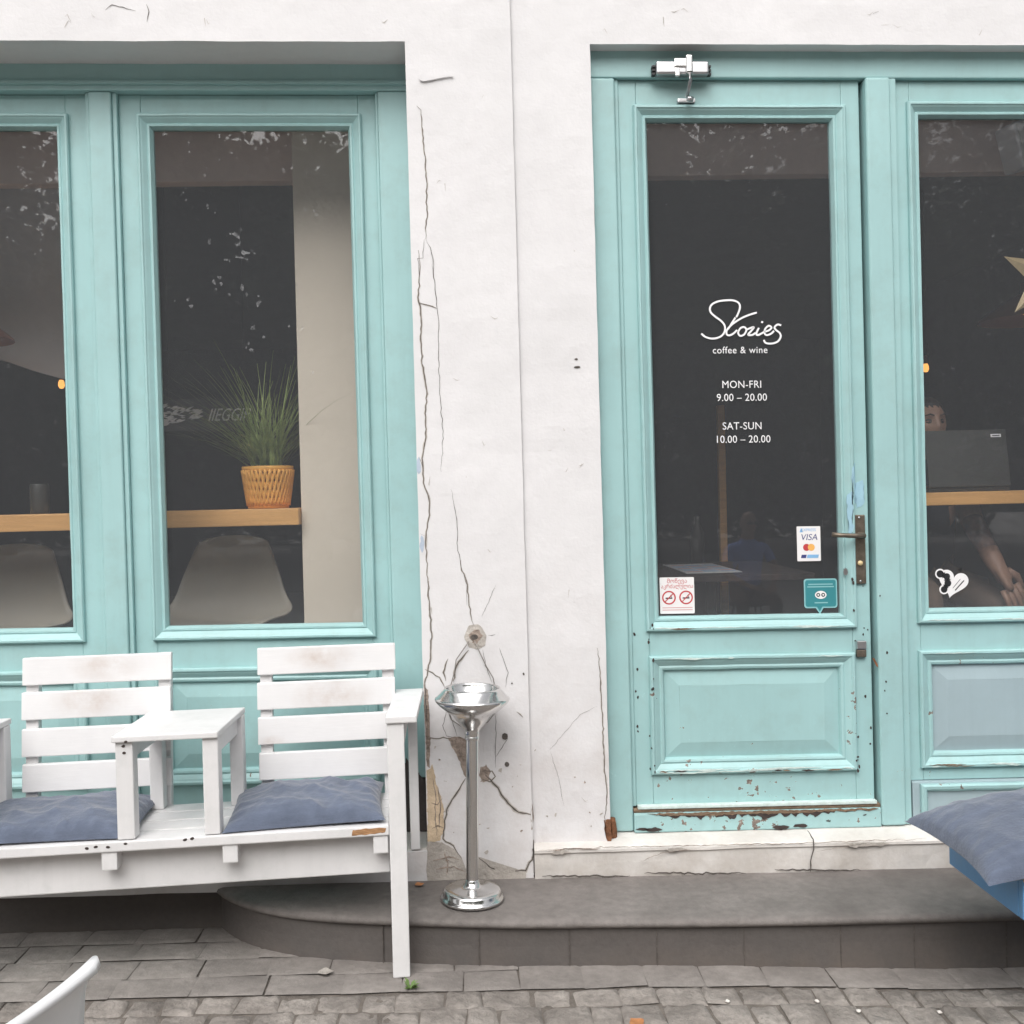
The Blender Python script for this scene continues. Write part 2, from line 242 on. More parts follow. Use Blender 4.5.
# ------------------------------------------------------------------ mesh building
class MB:
    """collects shapes of several materials and links them as one mesh object"""
    def __init__(s): s.v = []; s.f = []; s.m = []; s.sm = []; s.mats = []
    def mi(s, key):
        if key not in s.mats: s.mats.append(key)
        return s.mats.index(key)
    def add(s, verts, faces, key, smooth=False, X=None):
        o = len(s.v)
        s.v += [tuple(X @ Vector(p)) if X else tuple(p) for p in verts]
        i = s.mi(key)
        for f in faces: s.f.append([o + k for k in f]); s.m.append(i); s.sm.append(smooth)
    def bm(s, b, key, smooth=False, X=None):
        b.verts.ensure_lookup_table(); b.verts.index_update()
        s.add([v.co.copy() for v in b.verts], [[v.index for v in f.verts] for f in b.faces], key, smooth, X); b.free()
    def box(s, x0, x1, y0, y1, z0, z1, key, bev=.003, seg=2, X=None):
        b = bmesh.new(); bmesh.ops.create_cube(b, size=1)
        for v in b.verts: v.co = Vector((x0 + (v.co.x + .5) * (x1 - x0), y0 + (v.co.y + .5) * (y1 - y0), z0 + (v.co.z + .5) * (z1 - z0)))
        if bev: bmesh.ops.bevel(b, geom=list(b.edges), offset=bev, segments=seg, affect='EDGES', profile=.6)
        s.bm(b, key, False, X)
    def ring(s, x0, x1, z0, z1, prof, key):
        """mitred picture-frame moulding: profile of (inset, y) swept round a rectangle in the facade plane"""
        rings = []
        for i, y in prof: rings.append([(x0 + i, y, z0 + i), (x1 - i, y, z0 + i), (x1 - i, y, z1 - i), (x0 + i, y, z1 - i)])
        n = 14
        vs, fs = [], []
        pts = []
        for r in rings:
            row = []
            for k in range(4):
                a, b2 = Vector(r[k]), Vector(r[(k + 1) % 4])
                for q in range(n): row.append(a.lerp(b2, q / n))
            pts.append(row)
        L = 4 * n
        for row in pts: vs += row
        for a in range(len(pts) - 1):
            for k in range(L):
                k2 = (k + 1) % L
                fs.append([a * L + k, a * L + k2, (a + 1) * L + k2, (a + 1) * L + k])
        vs = [(p[0] + .0012 * noise.noise(Vector((p[0] * 9, p[2] * 9, 1))), p[1] + .001 * noise.noise(Vector((p[0] * 11, p[2] * 11, 4))), p[2] + .0012 * noise.noise(Vector((p[0] * 9, p[2] * 9, 7)))) for p in vs]
        s.add(vs, fs, key)
    def lathe(s, prof, key, n=48, X=None, smooth=True):
        vs, fs = [], []
        for r, z in prof:
            for k in range(n):
                a = 2 * math.pi * k / n; vs.append((r * math.cos(a), r * math.sin(a), z))
        for i in range(len(prof) - 1):
            for k in range(n):
                k2 = (k + 1) % n; fs.append([i * n + k, i * n + k2, (i + 1) * n + k2, (i + 1) * n + k])
        s.add(vs, fs, key, smooth, X)
    def tube(s, pts, rad, key, n=8, smooth=True, X=None):
        pts = [Vector(p) for p in pts]
        if not isinstance(rad, (list, tuple)): rad = [rad] * len(pts)
        vs, fs = [], []
        for i, p in enumerate(pts):
            d = (pts[min(i + 1, len(pts) - 1)] - pts[max(i - 1, 0)]).normalized()
            u = d.cross(Vector((0, 0, 1)));
            if u.length < .05: u = d.cross(Vector((0, 1, 0)))
            u.normalize(); w = d.cross(u)
            for k in range(n):
                a = 2 * math.pi * k / n; vs.append(p + rad[i] * (math.cos(a) * u + math.sin(a) * w))
        for i in range(len(pts) - 1):
            for k in range(n):
                k2 = (k + 1) % n; fs.append([i * n + k, i * n + k2, (i + 1) * n + k2, (i + 1) * n + k])
        fs.append(list(range(n))[::-1]); fs.append([(len(pts) - 1) * n + k for k in range(n)])
        s.add(vs, fs, key, smooth, X)
    def ribbon(s, pts, w, key, yf, taper=True, jit=.0):
        """flat band along a polyline in the facade plane; yf(x,z) gives the surface it lies on"""
        P = []
        for i in range(len(pts) - 1):
            a, b2 = Vector((pts[i][0], pts[i][1])), Vector((pts[i + 1][0], pts[i + 1][1]))
            k = max(1, int((b2 - a).length / .012))
            for q in range(k): P.append(a.lerp(b2, q / k))
        P.append(Vector((pts[-1][0], pts[-1][1])))
        vs, fs = [], []
        N = len(P)
        for i, p in enumerate(P):
            d = (P[min(i + 1, N - 1)] - P[max(i - 1, 0)]).normalized(); nrm = Vector((-d.y, d.x))
            jj = jit * noise.noise(Vector((p.x * 60, p.y * 60, 3.3)))
            ww = w * .5
            if jit: ww *= .45 + .9 * abs(noise.noise(Vector((p.x * 45, p.y * 45, 9.1)))) + .25
            if taper: ww *= min(1, .25 + 4 * min(i, N - 1 - i) / max(N - 1, 1))
            for sg in (-1, 1):
                q = p + nrm * (jj + sg * ww); vs.append((q.x, yf(q.x, q.y), q.y))
        for i in range(N - 1): fs.append([2 * i, 2 * i + 1, 2 * i + 3, 2 * i + 2])
        s.add(vs, fs, key)
    def patch(s, poly, key, yf, jit=.006, off=0):
        """ragged flat patch with a raised rim of real thickness"""
        P = []
        n = len(poly)
        for i in range(n):
            a, b2 = Vector(poly[i][:2]), Vector(poly[(i + 1) % n][:2])
            k = max(1, int((b2 - a).length / .007))
            for q in range(k):
                p = a.lerp(b2, q / k)
                P.append(p + Vector((jit * noise.noise(Vector((p.x * 70, p.y * 70, 2))), jit * noise.noise(Vector((p.x * 70, p.y * 70, 8))))))
        N = len(P)
        vs = [(p.x, yf(p.x, p.y) - off, p.y) for p in P] + [(p.x, yf(p.x, p.y) + .002, p.y) for p in P]
        b = bmesh.new(); bv = [b.verts.new(v) for v in vs[:N]]
        f = b.faces.new(bv); bmesh.ops.triangulate(b, faces=[f], ngon_method='EAR_CLIP')
        s.bm(b, key)
        s.add(vs, [[i, (i + 1) % N, N + (i + 1) % N, N + i] for i in range(N)], key)
    def build(s, name, parent=None, shear=False, X=None):
        me = bpy.data.meshes.new(name)
        vs = s.v
        if X: vs = [tuple(X @ Vector(p)) for p in vs]
        if shear: vs = [tuple(S(*p)) for p in vs]
        me.from_pydata(vs, [], s.f)
        for k in s.mats: me.materials.append(MT[k])
        me.polygons.foreach_set('material_index', s.m); me.polygons.foreach_set('use_smooth', s.sm)
        b = bmesh.new(); b.from_mesh(me); bmesh.ops.recalc_face_normals(b, faces=b.faces); b.to_mesh(me); b.free()
        o = bpy.data.objects.new(name, me); COL.objects.link(o)
        if parent: o.parent = parent
        return o

def tag(o, label=None, cat=None, group=None, kind=None):
    for k, v in (('label', label), ('category', cat), ('group', group), ('kind', kind)):
        if v: o[k] = v
    return o
def empty(name, loc=(0, 0, 0), rot=(0, 0, 0), label=None, cat=None, group=None):
    o = bpy.data.objects.new(name, None); COL.objects.link(o); o.location = loc; o.rotation_euler = rot
    o.empty_display_size = .1
    return tag(o, label, cat, group)
def copy_tree(o, parent=None):
    c = o.copy(); COL.objects.link(c)
    if parent: c.parent = parent
    for ch in [q for q in bpy.data.objects if q.parent == o]: copy_tree(ch, c)
    return c
def text_mesh(txt, size, align='CENTER', spacing=1.0, sx=1.0, shear=0):
    cu = bpy.data.curves.new('t', 'FONT'); cu.body = txt; cu.size = size; cu.align_x = align; cu.space_character = spacing; cu.shear = shear
    cu.resolution_u = 4
    o = bpy.data.objects.new('t', cu); COL.objects.link(o)
    dg = bpy.context.evaluated_depsgraph_get(); dg.update()
    me = bpy.data.meshes.new_from_object(o.evaluated_get(dg))
    vs = [(v.co.x * sx, v.co.y) for v in me.vertices]; fs = [list(p.vertices) for p in me.polygons]
    bpy.data.objects.remove(o); bpy.data.curves.remove(cu); bpy.data.meshes.remove(me)
    return vs, fs
def put_text(mb, txt, x, z, y, size, key, **kw):
    vs, fs = text_mesh(txt, size, **kw)
    mb.add([(x + a, y, z + b) for a, b in vs], fs, key)
# ------------------------------------------------------------------ the facade
def ysurf(x, z):
    base = 0.0 if x < .173 else .013
    bulge = -.012 * math.exp(-((z - .3) / .35) ** 2) if x < .173 else 0
    return base + bulge + .0035 * noise.noise(Vector((x * 3.1, z * 3.1, 0))) + .0016 * noise.noise(Vector((x * 11, z * 11, 5)))
ZH = 2.999
OPEN_L = (-2.45, -.187); OPEN_R = (.443, 2.42)

def facade_sheet(mb, xs, zs, hole, key):
    """plaster front as one fine grid with an opening, its reveals turned back into the wall"""
    def fine(a, st):
        out = []
        for i in range(len(a) - 1):
            k = max(1, round((a[i + 1] - a[i]) / st))
            out += [a[i] + (a[i + 1] - a[i]) * q / k for q in range(k)]
        return out + [a[-1]]
    X, Zs = fine(xs, .045), fine(zs, .045)
    idx = {}; vs = []; fs = []
    def vid(i, j):
        if (i, j) not in idx:
            x, z = X[i], Zs[j]
            idx[(i, j)] = len(vs)
            jx = .0022 * noise.noise(Vector((x * 5, z * 7, 11))) if abs(x) < 3 else 0
            vs.append((x + jx, ysurf(x, z), z + .0022 * noise.noise(Vector((x * 7, z * 5, 17)))))
        return idx[(i, j)]
    for i in range(len(X) - 1):
        for j in range(len(Zs) - 1):
            cx, cz = (X[i] + X[i + 1]) / 2, (Zs[j] + Zs[j + 1]) / 2
            if hole and hole[0] < cx < hole[1] and hole[2] < cz < hole[3]: continue
            fs.append([vid(i, j), vid(i + 1, j), vid(i + 1, j + 1), vid(i, j + 1)])
    b = bmesh.new(); bv = [b.verts.new(v) for v in vs]
    for f in fs: b.faces.new([bv[k] for k in f])
    bd = [e for e in b.edges if e.is_boundary]
    r = bmesh.ops.extrude_edge_only(b, edges=bd)
    nv = [g for g in r['geom'] if isinstance(g, bmesh.types.BMVert)]
    for v in nv: v.co.y = .012 + (.003 if hole is None else .0)
    r2 = bmesh.ops.extrude_edge_only(b, edges=[e for e in b.edges if e.is_boundary])
    for v in [g for g in r2['geom'] if isinstance(g, bmesh.types.BMVert)]: v.co.y = .30
    mb.bm(b, key)

house = empty('cafe_building', (0, 0, 0), label='white plastered old cafe front with teal painted glazed door and shop windows', cat='building')
w = MB()
facade_sheet(w, [-4.2, OPEN_L[0], OPEN_L[1], .1725], [.13, .25, ZH, 4.6], (OPEN_L[0], OPEN_L[1], .25, ZH), 'plaster')
ys2 = lambda x, z: ysurf(x, z)
facade_sheet(w, [.1735, OPEN_R[0], OPEN_R[1], 4.4], [.13, .26, ZH, 4.6], (OPEN_R[0], OPEN_R[1], .26, ZH), 'plaster')
on = lambda d: (lambda x, z: ysurf(x, z) - d)
for wd, p in CRACKS_L + CRACKS_R:
    if wd > .0035: w.ribbon(p, wd * 1.5, 'bare', on(.0011), True, .007)
for wd, p in CRACKS_L + CRACKS_TOP: w.ribbon(p, wd * .58, 'crack', on(.0016), True, .0045)
for wd, p in CRACKS_R: w.ribbon(p, wd * .58, 'crack', on(.0016), True, .004)
for k, key in (('brown', 'brownplaster'), ('yellow', 'yellowplaster'), ('bare', 'bare'), ('brown2', 'bare'), ('strip', 'brownplaster'), ('hole', 'bare'), ('hole2', 'brownplaster'), ('steprust', 'brownplaster')):
    w.patch(PATCHES[k], key, on(.0012), .006 if k != 'strip' else .003)
for p in ([(-.166, .50), (-.155, .44), (-.158, .36), (-.15, .30)], [(-.145, .47), (-.14, .40), (-.148, .33)], [(-.17, .42), (-.15, .41), (-.13, .43)], [(-.17, .33), (-.15, .34), (-.13, .33)]): w.ribbon(p, .0035, 'brownplaster', on(.0022), True, .006)
for p in ([(-.17, .22), (-.12, .235), (-.08, .22)], [(-.16, .19), (-.10, .20), (-.06, .18)], [(-.13, .25), (-.12, .21), (-.125, .17)]): w.ribbon(p, .004, 'brownplaster', on(.0022), True, .006)
rq = random.Random(17)
for k in range(26):
    x, z = (rq.uniform(-.17, .16), rq.uniform(.17, .62)) if k < 18 else (rq.uniform(.19, .42), rq.uniform(.28, .6)); r = rq.uniform(.002, .007)
    w.patch([(x + r * rq.uniform(.4, 1.3) * math.cos(q * .79), z + r * rq.uniform(.4, 1.3) * math.sin(q * .79)) for q in range(8)], rq.choice(['bare', 'bare', 'brownplaster']), on(.0012), .010)
hx = sum(p[0] for p in PATCHES['hole']) / 8; hz = sum(p[1] for p in PATCHES['hole']) / 8
w.patch([(hx + .022 * math.cos(a) * (1 + .4 * math.sin(a * 3)), hz + .024 * math.sin(a) * (1 + .3 * math.cos(a * 4))) for a in [k * .42 for k in range(15)]], 'brownplaster', on(.0018), .010)
w.patch([(hx + .012 * math.cos(a) - .004, hz + .010 * math.sin(a)) for a in [k * .7 for k in range(9)]], 'crack', on(.0022), .004)
for cx, cz, r in [(d[0], d[1], d[2]) for d in DOTS_L]:
    w.patch([(cx + r * math.cos(k * .79), cz + r * 1.1 * math.sin(k * .79)) for k in range(8)], 'crack', on(.002), .003)
for q in ((.370, 1.897, .012, .004), (.366, 1.925, .006, .003)):
    w.patch([(q[0] + q[2] * math.cos(k * .79), q[1] + q[3] * math.sin(k * .79)) for k in range(8)], 'crack', on(.002), .002)
# shell-like torn plaster flake left of the pier top, two blue scrapes on its edge
w.patch(PATCHES['tear'], 'plaster', on(.007), .003)
for bx, bz in ((-.181, 1.565), (-.177, 1.30)):
    w.patch([(bx + .007 * math.cos(k * .79), bz + .03 * math.sin(k * .79)) for k in range(8)], 'mossy', on(.0013), .004)
# random hairlines and flecks so that the white is not clean
rnd = random.Random(3)
for k in range(34):
    x = rnd.choice([rnd.uniform(-.17, .43), rnd.uniform(-.17, .43), rnd.uniform(-1.5, 1.9)]); z = rnd.uniform(.3, 2.9) if -.18 < x < .43 else rnd.uniform(3.03, 3.12)
    if .155 < x < .19: continue
    a = rnd.uniform(0, 6.3); L = rnd.uniform(.006, .035)
    w.ribbon([(x, z), (x + L * math.cos(a) * .6, z + L * math.sin(a)), (x + L * math.cos(a), z + L * .7 * math.sin(a))], rnd.uniform(.0012, .0028), 'bare', on(.0014), True, .002)
w.build('plaster_wall', house, True)
wr = MB()
wr.tube([(-.027, -.008, .965), (-.05, -.016, .935), (-.072, -.018, .905), (-.080, -.018, .86), (-.098, -.016, .80), (-.108, -.014, .74), (-.095, -.012, .70), (-.06, -.010, .675), (-.03, -.010, .668)], .0019, 'wire', 6)
wr.tube([(-.008, -.008, .965), (.010, -.016, .925), (.030, -.018, .88), (.052, -.018, .84), (.060, -.016, .78), (.055, -.014, .72), (.03, -.012, .69), (-.005, -.010, .672), (-.03, -.010, .668)], .0019, 'wire', 6)
wr.build('wire_loop', house, True)

# soffits, plinth below the shop window, ledge under the door
s_ = MB()
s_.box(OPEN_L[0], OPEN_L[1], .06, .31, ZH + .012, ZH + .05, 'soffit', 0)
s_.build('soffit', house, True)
pl = MB()
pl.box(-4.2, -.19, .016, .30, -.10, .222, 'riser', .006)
pl.box(-4.2, -.1885, .004, .24, .2225, .252, 'ledge', .008)
pl.build('plinth', house, True)
lg = MB()
b = bmesh.new()
prof = [(-.012, .10), (-.018, .15), (-.022, .20), (-.024, .235), (-.031, .241), (-.031, .250), (-.024, .257), (.02, .2645), (.075, .272), (.30, .274)]
N = 90; vs = []; fs = []
for i in range(N + 1):
    x = .176 + (3.2 - .176) * i / N
    for (y, z) in prof:
        vs.append((x, y + .004 * noise.noise(Vector((x * 5, z * 9, 2))) + .002 * noise.noise(Vector((x * 24, z * 24, 6))), z + .004 * noise.noise(Vector((x * 6, y * 9, 3)))))
m_ = len(prof)
for i in range(N):
    for j in range(m_ - 1): fs.append([i * m_ + j, (i + 1) * m_ + j, (i + 1) * m_ + j + 1, i * m_ + j + 1])
fs.append([j for j in range(m_)]); lg.add(vs, fs, 'ledge'); b.free()
for wd, p in CRACKS_LEDGE[:1]: lg.ribbon(p, wd, 'crack', lambda x, z: -.035, True, .004)
for wd, p in CRACKS_LEDGE[1:]: lg.ribbon(p, wd * .7, 'brownplaster', lambda x, z: -.0345, True, .005)
for x0, x1 in ((.23, .30), (.62, .70), (1.25, 1.4)): lg.patch([(x0, .243), (x0 + .02, .249), (x1 - .02, .250), (x1, .244), (x1 - .03, .238), (x0 + .02, .237)], 'bare', lambda x, z: -.0345, .005)
for x0, x1 in ((.2, .5), (.55, .9), (1.0, 1.3)): lg.ribbon([(x0, .163), ((x0 + x1) / 2, .158), (x1, .153)], .006, 'crack', lambda x, z: -.0265, True, .006)
lg.build('door_ledge', house, True)

# step in front of the door with its rounded left end
path = [(-.93, .03), (-.90, -.045), (-.85, -.105), (-.77, -.165), (-.66, -.225), (-.5, -.275), (-.25, -.318), (0, -.352), (.3, -.372), (.65, -.388), (1.0, -.40), (1.6, -.405), (3.4, -.41)]
def dense(path, st):
    out = []
    for i in range(len(path) - 1):
        a, b2 = Vector(path[i]), Vector(path[i + 1]); k = max(1, int((b2 - a).length / st))
        out += [a.lerp(b2, q / k) for q in range(k)]
    return out + [Vector(path[-1])]
def smooth2(P, it=6):
    for _ in range(it): P = [P[0]] + [(P[i - 1] + P[i] * 2 + P[i + 1]) / 4 for i in range(1, len(P) - 1)] + [P[-1]]
    return P
def gz(x):
    t = min(1, max(0, (x - .45) / 1.2)); return -.030 * t * t * (3 - 2 * t)
P = smooth2(dense(path, .04), 10)
st = MB(); rs = MB()
sec = [(.22, .1500), (.12, .1500), (.05, .1495), (.016, .147), (.004, .142), (0, .134), (.003, .125), (.012, .119), (.05, .117)]
vs = []; fs = []; rv = []; rf = []
for i, p in enumerate(P):
    d = (P[min(i + 1, len(P) - 1)] - P[max(i - 1, 0)]).normalized(); n = Vector((-d.y, d.x))
    if n.y < 0: n = -n
    vs.append((p.x, .05, .150))
    for o, z in sec:
        q = p + n * o; q.y = min(q.y, .04)
        vs.append((q.x, q.y + .003 * noise.noise(Vector((q.x * 4, z * 30, 1))), z + (.0025 * noise.noise(Vector((q.x * 5, q.y * 5, 4))) if z > .13 else 0)))
    for o, z in ((.02, .1185), (.022, .06), (.020, gz(p.x) - .03)):
        q = p + n * o; q.y = min(q.y, .045); rv.append((q.x, q.y + .0025 * noise.noise(Vector((q.x * 6, z * 20, 2))), z))
k = len(sec) + 1
for i in range(len(P) - 1):
    for j in range(k - 1): fs.append([i * k + j, i * k + j + 1, (i + 1) * k + j + 1, (i + 1) * k + j])
    for j in range(2): rf.append([i * 3 + j, i * 3 + j + 1, (i + 1) * 3 + j + 1, (i + 1) * 3 + j])
st.add(vs, fs, 'step', True)
stp = empty('stone_step', (0, 0, 0)); stp['kind'] = 'structure'
st.build('tread', stp, True)
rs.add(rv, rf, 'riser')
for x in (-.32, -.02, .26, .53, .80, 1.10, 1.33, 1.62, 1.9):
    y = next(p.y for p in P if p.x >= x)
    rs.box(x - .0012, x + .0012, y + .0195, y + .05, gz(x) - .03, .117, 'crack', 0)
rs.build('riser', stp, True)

# ---- joinery helpers
MOULD = [(0, .0), (0, -.013), (.004, -.018), (.010, -.0185), (.014, -.014), (.018, -.012), (.032, .000), (.036, -.003), (.042, -.0025), (.045, .004), (.050, .016), (.050, .032)]
PMOULD = [(0, .0), (0, -.012), (.004, -.017), (.011, -.0175), (.016, -.012), (.021, -.010), (.036, .000), (.042, -.003), (.049, -.001), (.053, .006), (.055, .014)]
def shift(prof, y): return [(i, y + d) for i, d in prof]
def sash(x0, x1, z0, z1, gx0, gx1, gz0, gz1, px, pz, y, parent, name, key, keylow, panel_key, extra=None, sky_glint=None):
    """stiles, rails, mouldings round the glass and the fielded panel; glass and panel as sub-parts"""
    m = MB()
    g = (gx0 - .05, gx1 + .05, gz0 - .046, gz1 + .046)          # outer edge of the glass moulding
    q = (px[0], px[1], pz[0], pz[1])
    th = .042
    m.box(x0, g[0] + .012, y, y + th, z0, z1, key); m.box(g[1] - .012, x1, y, y + th, z0, z1, key)
    xa, xb = g[0] + .0122, g[1] - .0122
    m.box(xa, xb, y + .0005, y + th, g[3] - .012, z1 - .0005, key)
    m.box(xa, xb, y + .0005, y + th, q[3] - .012, g[2] + .012, key)
    m.box(xa, xb, y + .0005, y + th, z0 + .0005, q[2] + .012, keylow)
    m.ring(g[0], g[1], g[2], g[3], shift(MOULD, y), key)
    m.ring(q[0], q[1], q[2], q[3], shift(PMOULD, y), keylow)
    if extra: extra(m)
    o = m.build(name, parent, True)
    p = MB()
    i = .053
    a = (q[0] + i, q[1] - i, q[2] + i, q[3] - i)
    p.ring(a[0], a[1], a[2], a[3], [(-.004, y + .014), (.004, y + .014), (.055, y + .004)], panel_key)
    p.add([(a[0] + .0548, y + .004, a[2] + .0548), (a[1] - .0548, y + .004, a[2] + .0548), (a[1] - .0548, y + .004, a[3] - .0548), (a[0] + .0548, y + .004, a[3] - .0548)], [[0, 1, 2, 3]], panel_key)
    p.build('lower_panel', o, True)
    gl = MB()
    gl.box(gx0 - .006, gx1 + .006, y + .020, y + .0245, gz0 - .006, gz1 + .006, 'glass', 0)
    if sky_glint: sky_glint(gl, y + .0192)
    gl.build('glass_pane', o, True)
    return o, a

# ---- left shop window: fixed frame, mullion, two sashes
fr = MB()
fr.box(OPEN_L[0] + .004, OPEN_L[1] - .003, .182, .30, 2.906, 3.008, 'tealclean', .004)
fr.box(OPEN_L[0] + .006, OPEN_L[1] - .004, .170, .186, 2.925, 2.9385, 'tealclean', .004)      # drip bead
fr.box(-.300, OPEN_L[1] - .004, .1855, .29, .45, 2.9055, 'teal', .006)
fr.box(-.310, -.3005, .197, .29, .26, 2.9055, 'teal', .003)
fr.box(OPEN_L[0] + .006, -2.33, .1855, .29, .254, 2.9055, 'teal', .006)
fr.box(-1.318, -1.238, .188, .29, .254, 2.9055, 'teal', .008, 3)
fr.box(-1.332, -1.3185, .200, .29, .254, 2.9055, 'teal', .003); fr.box(-1.2375, -1.222, .200, .29, .254, 2.9055, 'teal', .003)
fr.box(OPEN_L[0] + .006, -.31, .212, .29, .2535, .335, 'tealworn', .005)
fr.box(-.2995, OPEN_L[1] - .006, .190, .29, .254, .4495, 'umber', .003)
fr.patch([(-.297, .45), (-.262, .52), (-.245, .455), (-.222, .47), (-.2, .43), (-.21, .42), (-.27, .43)], 'umber', lambda x, z: .184, .008)
fr.build('window_frame', house, True)
lower = (.436, .857)
def sky_glints(gl, y):  # flecks imitating bits of sky reflected through the foliage
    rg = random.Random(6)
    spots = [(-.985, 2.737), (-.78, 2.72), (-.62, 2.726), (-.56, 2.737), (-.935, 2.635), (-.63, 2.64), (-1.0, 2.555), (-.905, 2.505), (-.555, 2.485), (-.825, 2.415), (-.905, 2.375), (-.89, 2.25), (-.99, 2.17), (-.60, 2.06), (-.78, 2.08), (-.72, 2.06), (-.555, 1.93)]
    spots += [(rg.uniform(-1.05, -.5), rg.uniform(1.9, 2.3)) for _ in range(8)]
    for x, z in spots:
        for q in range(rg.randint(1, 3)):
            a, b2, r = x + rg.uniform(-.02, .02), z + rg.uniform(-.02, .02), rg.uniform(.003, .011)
            gl.patch([(a + r * math.cos(k * .9) * rg.uniform(.4, 1.2), b2 + r * math.sin(k * .9) * rg.uniform(.4, 1.6)) for k in range(7)], 'sky_glint', lambda u, v: y, .002)
swin, _ = sash(-1.2215, -.3105, .336, 2.905, -1.107, -.4125, 1.003, 2.790, (-1.157, -.362), lower, .22, house, 'shop_window', 'teal', 'teal', 'teal', None, sky_glints)
swin2, _ = sash(-2.329, -1.3325, .336, 2.905, -2.19, -1.447, 1.003, 2.789, (-2.24, -1.397), lower, .22, house, 'shop_window', 'teal', 'teal', 'teal')
for o, s in ((swin, 'teal sash with a potted plant and beige column behind its glass'), (swin2, 'teal sash with grey wall behind its glass')): o['label'] = s

# ---- door frame and fixed right light
df = MB()
df.box(OPEN_R[0] + .003, OPEN_R[1] - .003, .068, .20, 2.908, 3.010, 'tealclean', .005)
df.box(OPEN_R[0] + .003, .532, .0675, .20, .275, 2.9075, 'teal', .010, 3)
df.box(.5325, .545, .082, .20, .36, 2.9075, 'teal', .003)
df.box(1.412, 1.4995, .058, .20, .276, 2.9075, 'teal', .010, 3)
df.box(1.500, 1.524, .070, .20, .276, 2.9075, 'teal', .004)
df.box(2.332, OPEN_R[1] - .003, .0675, .20, .276, 2.9075, 'teal', .010, 3)
df.box(.5328, 1.4115, .060, .20, .272, .340, 'tealworn', .006)
df.box(.5328, 1.4115, .068, .20, .3405, .3525, 'rawwood', .003)
df.box(.548, 1.398, .064, .0895, .353, .3655, 'paleflake', .003)
rg = random.Random(31)
edge = []
xx = 1.36
while xx > .62:
    edge.append((xx, .334 - rg.uniform(.0, .022) * (1 if .66 < xx < 1.24 else .3))); xx -= rg.uniform(.006, .022)
df.patch([(.62, .3395), (1.36, .3395)] + edge, 'darkwood', lambda x, z: .0582, .006)
df.patch([(.58, .3402), (1.40, .3402), (1.38, .334), (1.2, .332), (1.1, .329), (.95, .331), (.8, .328), (.66, .331)], 'rawwood', lambda x, z: .0574, .005)
rg = random.Random(5)
xx = .665
while xx < .6:
    L = rg.uniform(.008, .085); h = rg.uniform(.003, .02)
    df.patch([(xx, .336), (xx + L, .337), (xx + L * .8, .334 - h * .6), (xx + L * .55, .332 - h), (xx + L * .2, .333 - h * .7)], 'darkwood', lambda x, z: .0572, .006)
    xx += L * rg.uniform(.7, 2.4)
for x, z, r in ((.56, .285, .022), (.60, .283, .03), (1.05, .280, .03), (1.12, .284, .026), (1.22, .30, .008), (1.35, .318, .006)):
    df.patch([(x + r * math.cos(k * .79), z + r * .25 * math.sin(k * .79)) for k in range(8)], 'darkwood', lambda x, z: .0575, .004)
df.patch([(1.388, .873), (1.397, .870), (1.408, .850), (1.4085, .838), (1.398, .850)], 'rust', lambda x, z: .0565, .003)
df.build('door_frame', house, True)
def door_chips(ch):
    rg = random.Random(11)
    for x0, x1, z0, z1 in ((1.338, 1.352, 1.40, 1.56), (1.356, 1.384, 1.40, 1.50), (1.318, 1.336, 1.30, 1.46)):
        n = 9
        ch.patch([(x0 + rg.uniform(-.003, .003), z0 + (z1 - z0) * k / n) for k in range(n)] + [(x1 + rg.uniform(-.004, .004), z1 - (z1 - z0) * k / n) for k in range(n)], 'bluesmear', lambda a, b2: .0888 if a > 1.345 else .0708, .005)
    for (x0, x1, z) in ((.62, 1.31, .486), (.62, 1.31, .4785), (.62, 1.32, .987), (.63, 1.31, .879)):
        x = x0
        while x < x1:
            L = min(rg.uniform(.05, .3), x1 - x + .01); q = rg.uniform(.0015, .0035)
            ch.patch([(x, z), (x + L * .3, z + q), (x + L * .7, z + q * .6), (x + L, z), (x + L * .6, z - q), (x + L * .3, z - q * .5)], 'paleflake', lambda a, b2: .0709, .003)
            x += L * rg.uniform(1.2, 2.4)
    for k in range(44):
        x = rg.choice([.557, .605, .617, 1.333, 1.345, 1.372, 1.405, 1.39]) + rg.uniform(-.006, .006); z = rg.uniform(.4, 1.15) if x > 1.3 else rg.uniform(.4, 1.0)
        r = rg.uniform(.0018, .0045)
        y = .0885 if x < 1.4 and not (.6 < x < .62 or 1.32 < x < 1.34) else (.0705 if x < 1.4 else .0565)
        if x >= 1.4: x = 1.428 + rg.uniform(-.01, .02)
        ch.patch([(x + r * math.cos(q * .9), z + r * rg.uniform(.7, 2) * math.sin(q * .9)) for q in range(7)], 'darkwood', lambda a, b2: y, .002)
    for (x0, x1, z) in ((.63, 1.31, .482), (.66, 1.30, .4765), (.70, .9, .879), (1.1, 1.29, .984), (.68, .78, .984)):
        x = x0
        while x < x1:
            L = min(rg.uniform(.02, .20), x1 - x + .005)
            ch.patch([(x, z), (x + L * .5, z + .003), (x + L, z + .001), (x + L * .7, z - rg.uniform(.001, .005)), (x + L * .3, z - rg.uniform(.001, .004))], rg.choice(['rawwood', 'paleflake', 'paleflake', 'darkwood']), lambda a, b2: .0705, .003)
            x += L * rg.uniform(1.1, 2.6)

